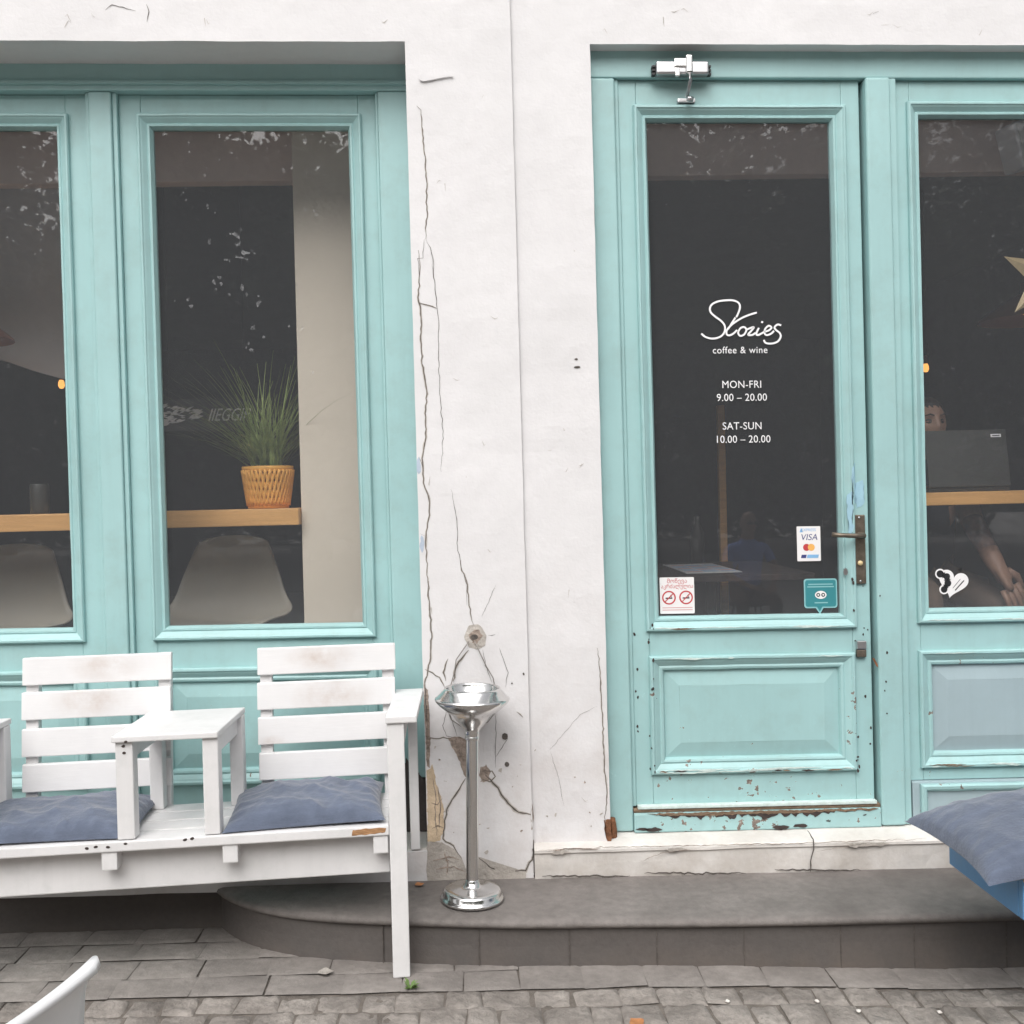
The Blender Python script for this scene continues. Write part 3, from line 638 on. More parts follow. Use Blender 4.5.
door, pan = sash(.5455, 1.3985, .360, 2.9065, .646, 1.296, 1.022, 2.771, (.602, 1.336), (.470, .888), .09, house, 'door', 'teal', 'tealworn', 'teal', door_chips)
door['label'] = 'teal glazed door with the cafe name and opening hours'
def right_chips(ch):
    rg = random.Random(12)
    for (x0, x1, z) in ((1.59, 2.26, .484), (1.60, 2.26, .4785), (1.60, 2.26, .881), (1.59, 2.2, .999)):
        x = x0
        while x < x1 - .02:
            L = min(rg.uniform(.03, .25), x1 - x); q = rg.uniform(.0012, .0035)
            ch.patch([(x, z), (x + L * .3, z + q), (x + L * .7, z + q * .6), (x + L, z), (x + L * .6, z - q), (x + L * .3, z - q * .5)], rg.choice(['paleflake', 'paleflake', 'rawwood']), lambda a, b2: .0708, .003)
            x += L * rg.uniform(1.2, 2.4)
rw, _ = sash(1.5245, 2.3315, .4265, 2.9065, 1.616, 2.24, 1.034, 2.784, (1.566, 2.29), (.472, .890), .09, house, 'side_window', 'teal', 'tealworn', 'tealgrey', right_chips)
rw['label'] = 'fixed teal window right of the door with a seated man behind it'
kb = MB(); kb.box(1.53, 2.33, .075, .19, .276, .4255, 'tealgrey', .004)
kb.ring(1.556, 2.31, .285, .418, [(0, .0746), (0, .060), (.006, .054), (.016, .056), (.026, .068), (.026, .0746)], 'tealworn')
kb.build('kick_board', rw, True)
# handle, night latch, closer, hinge stub
hd = MB()
hd.box(1.340, 1.384, .080, .0895, 1.131, 1.376, 'bronze', .004)
hd.lathe([(.012, 0), (.012, .03), (.009, .034)], 'bronze', 20, Matrix.Translation((1.363, .08, 1.303)) @ Matrix.Rotation(R(90), 4, 'X'))
hd.tube([(1.368, .046, 1.303), (1.33, .040, 1.3035), (1.28, .040, 1.306), (1.252, .046, 1.309)], [.0095, .0085, .008, .0085], 'bronze', 12)
hd.lathe([(.009, 0), (.009, .004), (.0, .0045)], 'gold', 16, Matrix.Translation((1.362, .0795, 1.205)) @ Matrix.Rotation(R(90), 4, 'X'))
for z in (1.366, 1.141): hd.lathe([(.004, 0), (.003, .002), (0, .0025)], 'steel', 10, Matrix.Translation((1.362, .0795, z)) @ Matrix.Rotation(R(90), 4, 'X'))
hd.build('door_handle', door, True)
lt = MB()
lt.box(1.342, 1.376, .072, .0895, .900, .930, 'steel', .003); lt.box(1.342, 1.376, .074, .0895, .872, .8985, 'bronze', .003)
lt.build('night_latch', door, True)
lt = MB(); lt.patch([(1.306 + .008 * math.cos(k * .79), 1.176 + .014 * math.sin(k * .79)) for k in range(8)], 'steel', lambda x, z: .0695, .002)
lt.build('keyhole_cover', door, True)
cl = MB()
cl.box(.672, .855, .030, .067, 2.905, 2.950, 'steel', .008, 3)
for x in (.664, .858):
    for z in (2.912, 2.925, 2.938): cl.box(x - .004, x + .008, .046, .066, z - .004, z + .004, 'black', .001)
cl.box(.735, .775, .026, .0299, 2.928, 2.958, 'chrome', .004); cl.box(.736, .752, .020, .0299, 2.893, 2.922, 'chrome', .003)
cl.box(.772, .796, .012, .0299, 2.90, 2.966, 'chrome', .008, 3)
cl.tube([(.784, .02, 2.905), (.782, -.01, 2.87), (.780, .05, 2.835)], .006, 'steel', 8)
cl.box(.752, .815, .072, .0895, 2.822, 2.838, 'steel', .004); cl.tube([(.78, .045, 2.826), (.80, .05, 2.826)], .009, 'steel', 10)
cl.build('door_closer', house, True)
hg = MB(); hg.lathe([(0, 0), (.017, 0), (.018, .03), (.015, .055), (.012, .075), (0, .076)], 'rust', 14, Matrix.Translation((.452, .045, .258)))
hg.patch([(.425, .335), (.445, .34), (.447, .30), (.443, .25), (.432, .244), (.424, .29)], 'rust', lambda x, z: .010, .008)
hg.build('rusty_hinge', house, True)

# lettering on the door glass
GY = .1085
tx = MB()
def spline(pts, k=7):
    P = [Vector((*p, 0)) for p in pts]
    if len(P) < 3: return [(p.x, p.y) for p in P]
    out = []
    for i in range(len(P) - 1):
        a, b2, c, d = P[max(i - 1, 0)], P[i], P[i + 1], P[min(i + 2, len(P) - 1)]
        for q in range(k):
            t = q / k
            v = .5 * ((2 * b2) + (c - a) * t + (2 * a - 5 * b2 + 4 * c - d) * t * t + (3 * b2 - a - 3 * c + d) * t ** 3)
            out.append((v.x, v.y))
    return out + [(P[-1].x, P[-1].y)]
def smooth_ribbon(mb, pts, wd, key, y):
    P = [Vector(p) for p in pts]; vs = []; fs = []
    for i, p in enumerate(P):
        d = (P[min(i + 1, len(P) - 1)] - P[max(i - 1, 0)]).normalized(); n = Vector((-d.y, d.x)) * wd / 2
        for sg in (-1, 1): vs.append(((p + n * sg).x, y, (p + n * sg).y))
    for i in range(len(P) - 1): fs.append([2 * i, 2 * i + 1, 2 * i + 3, 2 * i + 2])
    mb.add(vs, fs, key)
for k, p in enumerate(SCRIPT): smooth_ribbon(tx, spline(p), .0066, 'letter', GY - .00002 * k)
tx.build('cafe_name', door, True)
for nm, txt, x, z, sz, spc, sx in (('tagline', 'coffee & wine', .960, 1.9535, .0345, 1.08, .95), ('opening_days', 'MON-FRI', .963, 1.831, .037, 1.05, .93), ('opening_hours', '9.00 – 20.00', .962, 1.785, .037, 1.05, .93),
                               ('opening_days', 'SAT-SUN', .961, 1.684, .037, 1.05, .93), ('opening_hours', '10.00 – 20.00', .962, 1.637, .037, 1.05, .93)):
    q = MB(); put_text(q, txt, x, z, GY, sz, 'letter', spacing=spc, sx=sx); q.build(nm, door, True)
def disc(mb, x, z, y, r, key, n=28, r0=0, sx=1, sz=1):
    vs = [(x + r * sx * math.cos(2 * math.pi * k / n), y, z + r * sz * math.sin(2 * math.pi * k / n)) for k in range(n)]
    if r0:
        vs += [(x + r0 * sx * math.cos(2 * math.pi * k / n), y, z + r0 * sz * math.sin(2 * math.pi * k / n)) for k in range(n)]
        mb.add(vs, [[k, (k + 1) % n, n + (k + 1) % n, n + k] for k in range(n)], key)
    else: mb.add(vs, [list(range(n))], key)
def rrect(mb, x0, x1, z0, z1, y, r, key):
    vs = []
    for cx, cz, a0 in ((x1 - r, z1 - r, 0), (x0 + r, z1 - r, 90), (x0 + r, z0 + r, 180), (x1 - r, z0 + r, 270)):
        for k in range(6): a = R(a0 + 18 * k); vs.append((cx + r * math.cos(a), y, cz + r * math.sin(a)))
    mb.add(vs, [list(range(len(vs)))], key)
# no smoking sticker
ns = MB(); x0, x1, z0, z1 = .652, .775, 1.034, 1.163
rrect(ns, x0, x1, z0, z1, GY, .004, 'stickerwhite')
put_text(ns, 'მოწევა', .714, 1.143, GY - .0004, .0205, 'red', sx=.95)
put_text(ns, 'აკრძალულია', .714, 1.1245, GY - .0004, .0195, 'red', sx=.85)
for cx in (.684, .745):
    disc(ns, cx, 1.091, GY - .0004, .0245, 'red', 30, .0195)
    ns.add([(cx - .016, GY - .0008, 1.077), (cx - .014, GY - .0008, 1.0745), (cx + .017, GY - .0008, 1.105), (cx + .0145, GY - .0008, 1.1075)], [[0, 1, 2, 3]], 'red')
    ns.add([(cx - .012, GY - .0006, 1.087), (cx + .012, GY - .0006, 1.087), (cx + .012, GY - .0006, 1.0915), (cx - .012, GY - .0006, 1.0915)], [[0, 1, 2, 3]], 'blackink')
    smooth_ribbon(ns, spline([(cx + .010, 1.093), (cx + .006, 1.098), (cx + .011, 1.102)]), .0025, 'blackink', GY - .0006)
for z in (1.054, 1.046): ns.add([(x0 + .008, GY - .0004, z), (x1 - .008, GY - .0004, z), (x1 - .008, GY - .0004, z + .0024), (x0 + .008, GY - .0004, z + .0024)], [[0, 1, 2, 3]], 'pinkink')
ns.build('sticker', door, True)['label'] = 'white sticker with two red no smoking signs'
# card payment sticker
vs_ = MB(); x0, x1, z0, z1 = 1.147, 1.232, 1.213, 1.337
rrect(vs_, x0, x1, z0, z1, GY, .003, 'stickerwhite')
put_text(vs_, 'VISA', 1.190, 1.288, GY - .0004, .031, 'navy', sx=1.0, shear=.2)
put_text(vs_, 'EXPRESS', 1.190, 1.3195, GY - .0004, .014, 'skyink', sx=1.0); 
vs_.add([(1.157, GY - .0004, 1.316), (1.169, GY - .0004, 1.316), (1.163, GY - .0004, 1.332)], [[0, 1, 2]], 'skyink')
disc(vs_, 1.181, 1.262, GY - .0004, .0125, 'red'); disc(vs_, 1.198, 1.262, GY - .0007, .0125, 'orange')
for a, b2, k in ((1.160, 1.178, 'navy'), (1.181, 1.222, 'skyink')): vs_.add([(a, GY - .0004, 1.224), (b2, GY - .0004, 1.224), (b2 + .003, GY - .0004, 1.236), (a + .003, GY - .0004, 1.236)], [[0, 1, 2, 3]], k)
vs_.build('sticker', door, True)['label'] = 'white card payment sticker'
# teal speech bubble sticker
tb = MB()
rrect(tb, 1.168, 1.288, 1.045, 1.150, GY, .010, 'tealrim'); rrect(tb, 1.173, 1.283, 1.050, 1.145, GY - .0004, .008, 'tealink')
tb.add([(1.208, GY, 1.046), (1.238, GY, 1.046), (1.224, GY, 1.024)], [[0, 1, 2]], 'tealrim'); tb.add([(1.213, GY - .0004, 1.0505), (1.233, GY - .0004, 1.0505), (1.2235, GY - .0004, 1.032)], [[0, 1, 2]], 'tealink')
for z, a, b2 in ((1.128, 1.184, 1.272), (1.119, 1.180, 1.276), (1.062, 1.205, 1.253)):
    tb.add([(a, GY - .0008, z), (b2, GY - .0008, z), (b2, GY - .0008, z + .004), (a, GY - .0008, z + .004)], [[0, 1, 2, 3]], 'tealrim')
disc(tb, 1.228, 1.092, GY - .0008, .019, 'stickerwhite', 28, 0, 1.1, .75)
for dx in (-.009, .009): disc(tb, 1.228 + dx, 1.092, GY - .0011, .007, 'blackink', 20, .0035)
tb.build('sticker', door, True)['label'] = 'teal speech bubble sticker'
# heart sticker on the right window
hs = MB()
def heart(cx, cz, s, rot):
    pts = []
    for k in range(40):
        t = 2 * math.pi * k / 40
        x = 16 * math.sin(t) ** 3; z = 13 * math.cos(t) - 5 * math.cos(2 * t) - 2 * math.cos(3 * t) - math.cos(4 * t)
        x *= s / 17; z *= s / 17
        pts.append((cx + x * math.cos(rot) - z * math.sin(rot), cz + x * math.sin(rot) + z * math.cos(rot)))
    return pts
hp = heart(1.708, 1.128, .058, R(-14))
hs.add([(a, GY, b2) for a, b2 in hp], [list(range(len(hp)))], 'stickerwhite')
for a, b2, r in ((1.662, 1.160, .013), (1.686, 1.150, .012), (1.689, 1.126, .0125), (1.675, 1.104, .012)): disc(hs, a, b2, GY - .0002, r + .0055, 'stickerwhite', 20); disc(hs, a, b2, GY - .0005, r, 'blackink', 20)
hs.add([(1.727, GY - .0004, 1.175), (1.742, GY - .0004, 1.183), (1.738, GY - .0004, 1.163)], [[0, 1, 2]], 'blackink')
smooth_ribbon(hs, [(1.715, 1.10), (1.748, 1.135)], .004, 'blackink', GY - .0004); smooth_ribbon(hs, [(1.707, 1.108), (1.735, 1.14)], .002, 'blackink', GY - .0004)
hs.build('sticker', rw, True)['label'] = 'white heart sticker with black dots'
# ------------------------------------------------------------------ ground
g_ = MB()
xs = [-60, -20, -5, -2.5] + [.4 + .1 * k for k in range(14)] + [2, 6, 20, 60]
ysv = [-3.95, -2, -1, -.4, .12]
vs = [(x, y, gz(x) - .0085) for y in ysv for x in xs]; nx = len(xs)
g_.add(vs, [[j * nx + i, j * nx + i + 1, (j + 1) * nx + i + 1, (j + 1) * nx + i] for j in range(len(ysv) - 1) for i in range(nx - 1)], 'joint')
tag(g_.build('street_ground', None, True), kind='structure')
rd = MB(); rd.add([(-60, -70, -.028), (60, -70, -.028), (60, -3.95, -.028), (-60, -3.95, -.028)], [[0, 1, 2, 3]], 'road'); tag(rd.build('road', None, True), kind='structure')  # unseen road sheet, added to throw light up under the soffit

def stone(mb, x0, x1, y0, y1, key, top, rough, rr, n=6, yaw=0):
    """one paving stone: chamfered, uneven upper face"""
    vs, fs = [], []
    cx, cy = (x0 + x1) / 2, (y0 + y1) / 2
    sd = rr.uniform(0, 50); tx_, ty_ = (rr.uniform(-.03, .03), rr.uniform(-.03, .03)) if rough > .002 else (0, 0)
    jc = [(rr.uniform(-.006, .006), rr.uniform(-.006, .006)) for _ in range(4)] if rough > .001 else [(0, 0)] * 4
    for j in range(n + 1):
        for i in range(n + 1):
            u, v = i / n, j / n
            # squeeze grid towards the rim so the chamfer is narrow
            uu = .5 + (u - .5) * (1 if abs(u - .5) > .49 else .97 / (1 - 1 / n) * .98); vv = .5 + (v - .5) * (1 if abs(v - .5) > .49 else .97 / (1 - 1 / n) * .98)
            uu = min(1, max(0, uu)); vv = min(1, max(0, vv))
            jx = sum(w_ * q[0] for w_, q in zip(((1 - uu) * (1 - vv), uu * (1 - vv), (1 - uu) * vv, uu * vv), jc))
            jy = sum(w_ * q[1] for w_, q in zip(((1 - uu) * (1 - vv), uu * (1 - vv), (1 - uu) * vv, uu * vv), jc))
            x = x0 + uu * (x1 - x0) + jx; y = y0 + vv * (y1 - y0) + jy
            edge = i in (0, n) or j in (0, n)
            z = gz(x) + top - ((.008 if rough > .002 else .003) if edge else 0) + ((x - cx) * tx_ + (y - cy) * ty_) * min(1.6, rough / .004)
            if not edge: z += rough * noise.noise(Vector((x * 26, y * 26, sd))) + .5 * rough * noise.noise(Vector((x * 70, y * 70, sd)))
            vs.append((x, y, z))
    for j in range(n):
        for i in range(n): fs.append([j * (n + 1) + i, j * (n + 1) + i + 1, (j + 1) * (n + 1) + i + 1, (j + 1) * (n + 1) + i])
    mb.add(vs, fs, key, True)
rr = random.Random(21)
yb = lambda x: -.478 - .018 * (x + .3) if x > -.3 else -.478 - .01 * (x + .3)
sl = MB()
for r in range(4):
    x = -3.2 + rr.uniform(0, .2)
    while x < 3.2:
        L = rr.uniform(.17, .23); y0 = yb(x + L / 2) + r * .126; wide = x > .05
        if y0 < .0 and not (wide and r): stone(sl, x + .0012, x + L - .0012, y0 + .0015, y0 + (.215 if wide else .1245), 'slab', .0 + rr.uniform(-.0005, .0005), .0018, rr, 10)
        x += L
tag(sl.build('kerb_slabs', None, True), kind='structure')
cb = MB()
r = 0; yy = -.008
while yy > -3.9:
    D = rr.uniform(.092, .118); x = -3.4 + rr.uniform(0, .2)
    near = yy > -1.3
    while x < 3.6:
        L = rr.uniform(.088, .145); y1 = yb(x + L / 2) + yy + rr.uniform(-.006, .006)
        gp = rr.uniform(.0008, .0028)
        stone(cb, x + gp, x + L - gp, y1 - D + gp, y1 - gp, 'cobble', rr.uniform(-.004, .002), .0075, rr, 9 if near else 4)
        x += L
    yy -= D
tag(cb.build('cobbled_street', None, True), kind='structure')

# ------------------------------------------------------------------ white bench with little tables
def smudge_mat():
    m, t, out = nt('white_wood_with_back_stains')
    tc = t.nodes.new('ShaderNodeTexCoord'); v = tc.outputs['Object']
    c = mix(t, ramp(t, noise_n(t, v, 8, 5), .3, .7), (.70, .69, .695), (.755, .745, .745))
    tot = None
    for p, s_ in (((-.24, .37, .93), .13), ((-.20, .36, .80), .15), ((-.93, .37, .93), .13), ((-.98, .36, .82), .14), ((-.40, .36, .66), .05)):
        mp = t.nodes.new('ShaderNodeMapping'); mp.inputs['Location'].default_value = [-q for q in p]; t.links.new(v, mp.inputs['Vector'])
        sc = t.nodes.new('ShaderNodeVectorMath'); sc.operation = 'MULTIPLY'; sc.inputs[1].default_value = (1, .3, 2.2); t.links.new(mp.outputs[0], sc.inputs[0])
        ln = t.nodes.new('ShaderNodeVectorMath'); ln.operation = 'LENGTH'; t.links.new(sc.outputs[0], ln.inputs[0])
        k = ramp(t, ln.outputs['Value'], s_, 0)
        tot = k if tot is None else math_n(t, 'MAXIMUM', tot, k)
    f = math_n(t, 'MULTIPLY', tot, ramp(t, noise_n(t, v, 14, 6, .65), .28, .75))
    c = mix(t, math_n(t, 'MULTIPLY', f, .9), c, (.47, .37, .31))
    p = t.nodes.new('ShaderNodeBsdfPrincipled'); t.links.new(c, p.inputs['Base Color']); p.inputs['Roughness'].default_value = .5
    st_ = t.nodes.new('ShaderNodeMapping'); st_.inputs['Scale'].default_value = (2, 14, 14); t.links.new(v, st_.inputs['Vector'])
    t.links.new(bump(t, noise_n(t, st_.outputs[0], 8, 5), .3, .0015), p.inputs['Normal']); t.links.new(p.outputs[0], out.inputs[0]); return m
MT['whiteback'] = smudge_mat()
MT['white'] = paint('white_gloss_paint', (.73, .72, .722), chip=(.30, .22, .16), hi=.695, lo=.735, z0=.2, z1=.8, grime=.20, rough=.45)
FOOT = (-.261, -.396, 0.0)
bench = empty('bench', S(*FOOT), (0, 0, R(4.5)), 'long white slatted wooden bench with built in side tables under the shop window', 'bench')
def shx(k, y0=0):    # slight racking of the joined frame
    return Matrix(((1, k, 0, -k * y0), (0, 1, 0, 0), (0, 0, 1, 0), (0, 0, 0, 1)))
b_ = MB()
XL = -1.62
for k, (y0, y1) in enumerate(((0, .088), (.096, .178), (.186, .268), (.276, .352))):
    b_.box(XL, -.0215, y0, y1, .436 + .0006 * k, .466 + .0006 * k, 'white', .004)
b_.patch([(-.135, .442), (-.13, .459), (-.09, .461), (-.05, .460), (-.03, .459), (-.032, .446), (-.08, .443)], 'orangewood', lambda x, z: -.0008, .003)
for x, z in ((-.90, .452), (-.875, .455), (-.84, .452), (-.62, .461), (-.60, .462), (-.79, .46)):
    b_.patch([(x + .006 * math.cos(k * .79), z + .004 * math.sin(k * .79)) for k in range(8)], 'darkwood', lambda a, c: -.0008, .003)
b_.build('seat', bench)
m = MB(); m.box(XL, -.0215, .062, .088, .302, .4355, 'white', .004); m.build('apron', bench)
for x in (-1.58, -.862, -.515, -.07):
    m = MB(); m.box(x, x + .045, -.006 + .012, .36, .380, .4355, 'white', .004); m.build('joist', bench)
for (x, y, z0, z1, wx) in ((-.0205, 0, 0, .775, .052), (.046, .385, .256, .775, .032), (XL - .053, 0, .01, .436, .052), (XL - .053, .385, .262, .436, .04)):
    m = MB(); m.box(x, x + wx, y, y + .046, z0, z1, 'white', .004); m.build('leg', bench)
m = MB(); m.box(-.024, .071, -.008, .44, .7755, .7975, 'white', .004, X=shx(.075)); m.build('armrest', bench)
m = MB(); m.box(-.0205, .03, .02, .40, .70, .755, 'white', .004, X=shx(.05)); m.build('arm_rail', bench)
def backrest(x0, x1):
    m = MB()
    lean = Matrix(((1, -.012, .0, 0), (0, 1, .10, -.053), (0, 0, 1, 0), (0, 0, 0, 1)))
    for k, zt in enumerate((.966, .852, .738, .624)):
        jz = .002 * math.sin(k * 3 + x0 * 7)
        m.box(x0 + .002 * math.sin(k * 5), x1 + .002 * math.cos(k * 4), .330, .349, zt - .088 + jz, zt + jz, 'whiteback', .0035, X=lean)
    for xa in (x0 + .006, x1 - .044): m.box(xa, xa + .04, .3495, .385, .30, .960, 'whiteback', .0035, X=lean)
    return m.build('backrest', bench)
backrest(-.443, .012); backrest(-1.19, -.722)
def side_table(dx):
    sk = shx(.085)
    m = MB(); m.box(dx - .822, dx - .517, -.006, .352, .758, .777, 'white', .004, X=sk)
    m.box(dx - .565, dx - .531, .05, .30, .700, .7575, 'white', .003, X=sk); m.box(dx - .808, dx - .775, .05, .30, .700, .7575, 'white', .003, X=sk)
    for x, z in ((-.79, .745), (-.788, .725), (-.78, .76)): m.patch([(dx + x + .005 * math.cos(k * .79), z + .004 * math.sin(k * .79)) for k in range(8)], 'darkwood', lambda a, c: .0045 if z < .757 else -.0072, .002)
    m.build('table_top', bench)
    for x, y, wd in ((-.815, .006, .050), (-.566, .006, .046), (-.812, .296, .042), (-.558, .296, .042)):
        m = MB(); m.box(dx + x, dx + x + wd, y, y + .045, .4685, .7575, 'white', .004, X=shx(.085)); m.build('table_leg', bench)
side_table(0); side_table(-.737)

def cushion(w_, d_, h_, seed, corner=.06, lump=1.0, tilt=None):
    nx, ny = 64, 52; vs = []; fs = []
    rg = random.Random(seed)
    folds = [(rg.uniform(0, 6.28), rg.uniform(5, 11), rg.uniform(-1, 1), rg.uniform(-1, 1), rg.uniform(.002, .006)) for _ in range(14)]
    for side in (1, -1):
        for j in range(ny + 1):
            for i in range(nx + 1):
                u, v = 2 * i / nx - 1, 2 * j / ny - 1
                e = (1 - abs(u) ** 2.6) * (1 - abs(v) ** 2.6)
                prof = max(e, 0) ** .45
                x = u * w_ / 2 * (1 - corner * (1 - v * v) * abs(u) ** 4 * .7); y = v * d_ / 2 * (1 - corner * (1 - u * u) * abs(v) ** 4 * .7)
                nz = noise.noise(Vector((x * 4, y * 4, seed * 3.1))) * .26 + noise.noise(Vector((x * 11, y * 11, seed * 1.7))) * .07
                z = prof * h_ * (.5 if side < 0 else 1) * (1 + lump * nz) * side * (.32 if side < 0 else .68)
                if side > 0:
                    for a, f, ox, oy, am in folds:
                        t = (x - ox * .2) * math.cos(a) + (y - oy * .15) * math.sin(a)
                        q = (x - ox * .2) * -math.sin(a) + (y - oy * .15) * math.cos(a)
                        z += lump * am * math.exp(-(q * 6) ** 2) * (1 - abs(math.sin(t * f * 3.1 + 2 * noise.noise(Vector((x * 6, y * 6, a)))))) ** 2 * min(1, e * 3)
                    z += .0018 * lump * noise.noise(Vector((x * 28, y * 28, seed))) * min(1, e * 4)
                    # gathers along the seams
                    z += .003 * math.sin((x if abs(v) > abs(u) else y) * 130 + seed) * min(1, e * 5) * (1 - min(1, e * 1.4))
                vs.append((x, y, z))
    n1 = (nx + 1) * (ny + 1)
    for s_ in (0, 1):
        for j in range(ny):
            for i in range(nx):
                a = s_ * n1 + j * (nx + 1) + i; q = [a, a + 1, a + nx + 2, a + nx + 1]
                fs.append(q if s_ == 0 else q[::-1])
    m = MB(); m.add(vs, fs, 'cushion', True)
    return m
def bench_world(x, y, z):
    c, s_ = math.cos(R(4.5)), math.sin(R(4.5)); p = S(*FOOT)
    return Vector((p.x + x * c - y * s_, p.y + x * s_ + y * c, p.z + z))
m = cushion(.485, .35, .076, 3, .08, 1.05); o = m.build('cushion'); o.location = bench_world(-.277, .185, .484); o.rotation_euler = (R(3), R(-1), R(5.5))
tag(o, 'crumpled blue grey linen cushion on the bench seat beside the armrest', 'cushion')
m = cushion(.53, .35, .072, 8, .08, .95); o = m.build('cushion'); o.location = bench_world(-1.03, .185, .483); o.rotation_euler = (R(3), R(.5), R(4))
tag(o, 'blue grey linen cushion between the two little bench tables at the left edge', 'cushion')

# ------------------------------------------------------------------ standing ashtray
ash = empty('standing_ashtray', S(-.038, -.185, .150), (0, R(1.4), 0), 'polished steel pedestal ashtray standing on the grey step', 'ashtray')
m = MB(); m.lathe([(0, .002), (.098, .002), (.103, .006), (.103, .012), (.098, .016), (.094, .020), (.094, .030), (.088, .037), (.070, .040), (.040, .043), (.026, .049), (.0235, .062), (.0205, .068)], 'chrome', 64); m.build('base', ash)
m = MB(); m.lathe([(.0200, .06), (.0200, .545)], 'chrome', 32)
m.build('pole', ash)
m = MB(); m.lathe([(.0205, .520), (.0235, .522), (.0235, .532), (.0215, .534), (.0235, .536), (.0235, .547), (.024, .552), (.034, .562), (.048, .580), (.066, .602), (.084, .614), (.088, .617), (.102, .629), (.118, .645), (.121, .652), (.121, .656), (.116, .660), (.100, .676), (.093, .684), (.090, .690), (.087, .690), (.085, .684), (.082, .668), (.070, .655), (.03, .650), (0, .650)], 'chrome', 72); m.build('bowl', ash)

# ------------------------------------------------------------------ moulded chairs
def shell(mb, key, prof, X=None, thick=.007, raise_=None):
    """prof rows: (y, z, half width, edge lift, edge forward)"""
    nu = 20; rows = []
    def cr(a, b2, c, d, t): return .5 * ((2 * b2) + (c - a) * t + (2 * a - 5 * b2 + 4 * c - d) * t * t + (3 * b2 - a - 3 * c + d) * t ** 3)
    n = len(prof)
    for i in range(n - 1):
        q = [prof[max(i - 1, 0)], prof[i], prof[i + 1], prof[min(i + 2, n - 1)]]
        for k in range(5): rows.append([cr(q[0][c], q[1][c], q[2][c], q[3][c], k / 5) for c in range(5)])
    rows.append(list(prof[-1]))
    b = bmesh.new(); g = []
    for y, z, hw, lift, fwd in rows:
        row = []
        for i in range(nu + 1):
            u = 2 * i / nu - 1; e = abs(u) ** 2.4
            row.append(b.verts.new((u * hw, y - fwd * e, z + lift * e)))
        g.append(row)
    for j in range(len(g) - 1):
        for i in range(nu): b.faces.new((g[j][i], g[j][i + 1], g[j + 1][i + 1], g[j + 1][i]))
    bmesh.ops.recalc_face_normals(b, faces=b.faces)
    bmesh.ops.solidify(b, geom=list(b.faces), thickness=thick)
    mb.bm(b, key, True, X)
TUB = [(-.24, .44, .17, .0, 0), (-.225, .455, .20, .02, 0), (-.1, .435, .235, .10, 0), (.05, .425, .25, .08, .0), (.14, .44, .255, .08, .02), (.19, .52, .25, .05, .03), (.215, .64, .245, .03, .03), (.228, .73, .24, .02, .03), (.236, .770, .238, .012, .02), (.246, .792, .236, .008, .018), (.262, .802, .226, .006, .014), (.274, .806, .20, .004, .008)]
SIDE = [(-.22, .44, .17, .0, 0), (-.21, .452, .20, .01, 0), (-.1, .44, .225, .03, 0), (.05, .43, .25, .04, .0), (.13, .445, .262, .05, .02), (.175, .52, .232, .03, .04), (.20, .62, .205, .01, .045), (.22, .72, .172, -.004, .04), (.23, .775, .152, -.012, .03), (.232, .79, .142, -.016, .025), (.233, .80, .115, -.012, .02)]
wc = empty('tub_chair', S(-.880, -2.107, -.026), (0, 0, R(-110)), 'white moulded plastic chair with a curved rim in the near left corner', 'chair')
m = MB(); shell(m, 'plastic', TUB, None, .013); m.build('seat_shell', wc)
for sx in (-1, 1):
    for sy in (-1, 1):
        m = MB(); m.tube([(sx * .12, sy * .12, .42), (sx * .22, sy * .22, .006)], [.014, .010], 'pinewood', 12); m.build('leg', wc)

# ------------------------------------------------------------------ blue bench and its pillow
bb = empty('blue_bench', S(1.412, -.872, gz(1.5)), (0, 0, 0), 'low blue painted wooden box bench at the right edge', 'bench')
m = MB(); Z0 = .035
m.box(0, .022, .0225, .42, .318 + Z0, .446 + Z0, 'blue', .003); m.box(0, 1.5, .0, .022, .318 + Z0, .446 + Z0, 'blue', .004)
m.box(0, 1.5, .398, .4195, .318 + Z0, .446 + Z0, 'blue', .003, X=Matrix.Translation((.0225, .0, 0))); m.build('box_frame', bb)
m = MB()
for k in range(4): m.box(.012, 1.5, .012 + k * .102, .108 + k * .102, .4465 + Z0, .462 + Z0, 'blue', .003)
m.build('seat', bb)
m = MB(); m.box(.001, .020, -.0035, -.0005, .42 + Z0, .4455 + Z0, 'yellowplaster', .001); m.build('corner_chip', bb)
for x in (.32, 1.35):
    for y in (.03, .34):
        m = MB(); m.box(x, x + .05, y, y + .05, 0, .445 + Z0, 'blue', .003); m.build('leg', bb)
m = cushion(.66, .44, .125, 14, .13, .7); o = m.build('cushion'); o.location = S(1.600, -.70, .492); o.rotation_euler = (R(4), R(-5), R(4))
tag(o, 'big blue grey linen cushion with pointed corners on the blue bench', 'cushion')

# ------------------------------------------------------------------ small things on the ground
def leaf_thing(x, y, z, s_, rot, label, key='dryleaf', name='fallen_leaf', cat='leaf'):
    m = MB(); pts = []
    for k in range(9):
        t = k / 8; wv = .42 * math.sin(math.pi * t ** .8) * (1 - .15 * math.sin(t * 9))
        pts.append((t, wv))
    vs = [(s_ * (t - .5), s_ * wv * sg, .004 + s_ * (.16 * (t - .5) ** 2 + .18 * wv * (1 if sg else 0))) for t, wv in pts for sg in (-1, 0, 1)]
    fs = [[3 * k + q, 3 * k + q + 1, 3 * k + q + 4, 3 * k + q + 3] for k in range(8) for q in (0, 1)]
    m.add(vs, fs, key, True); o = m.build(name); o.location = S(x, y, z); o.rotation_euler = (0, 0, rot)
    return tag(o, label, cat)
leaf_thing(-.215, -.06, .153, .035, .5, 'small orange dry leaf on the step between bench leg and ashtray')
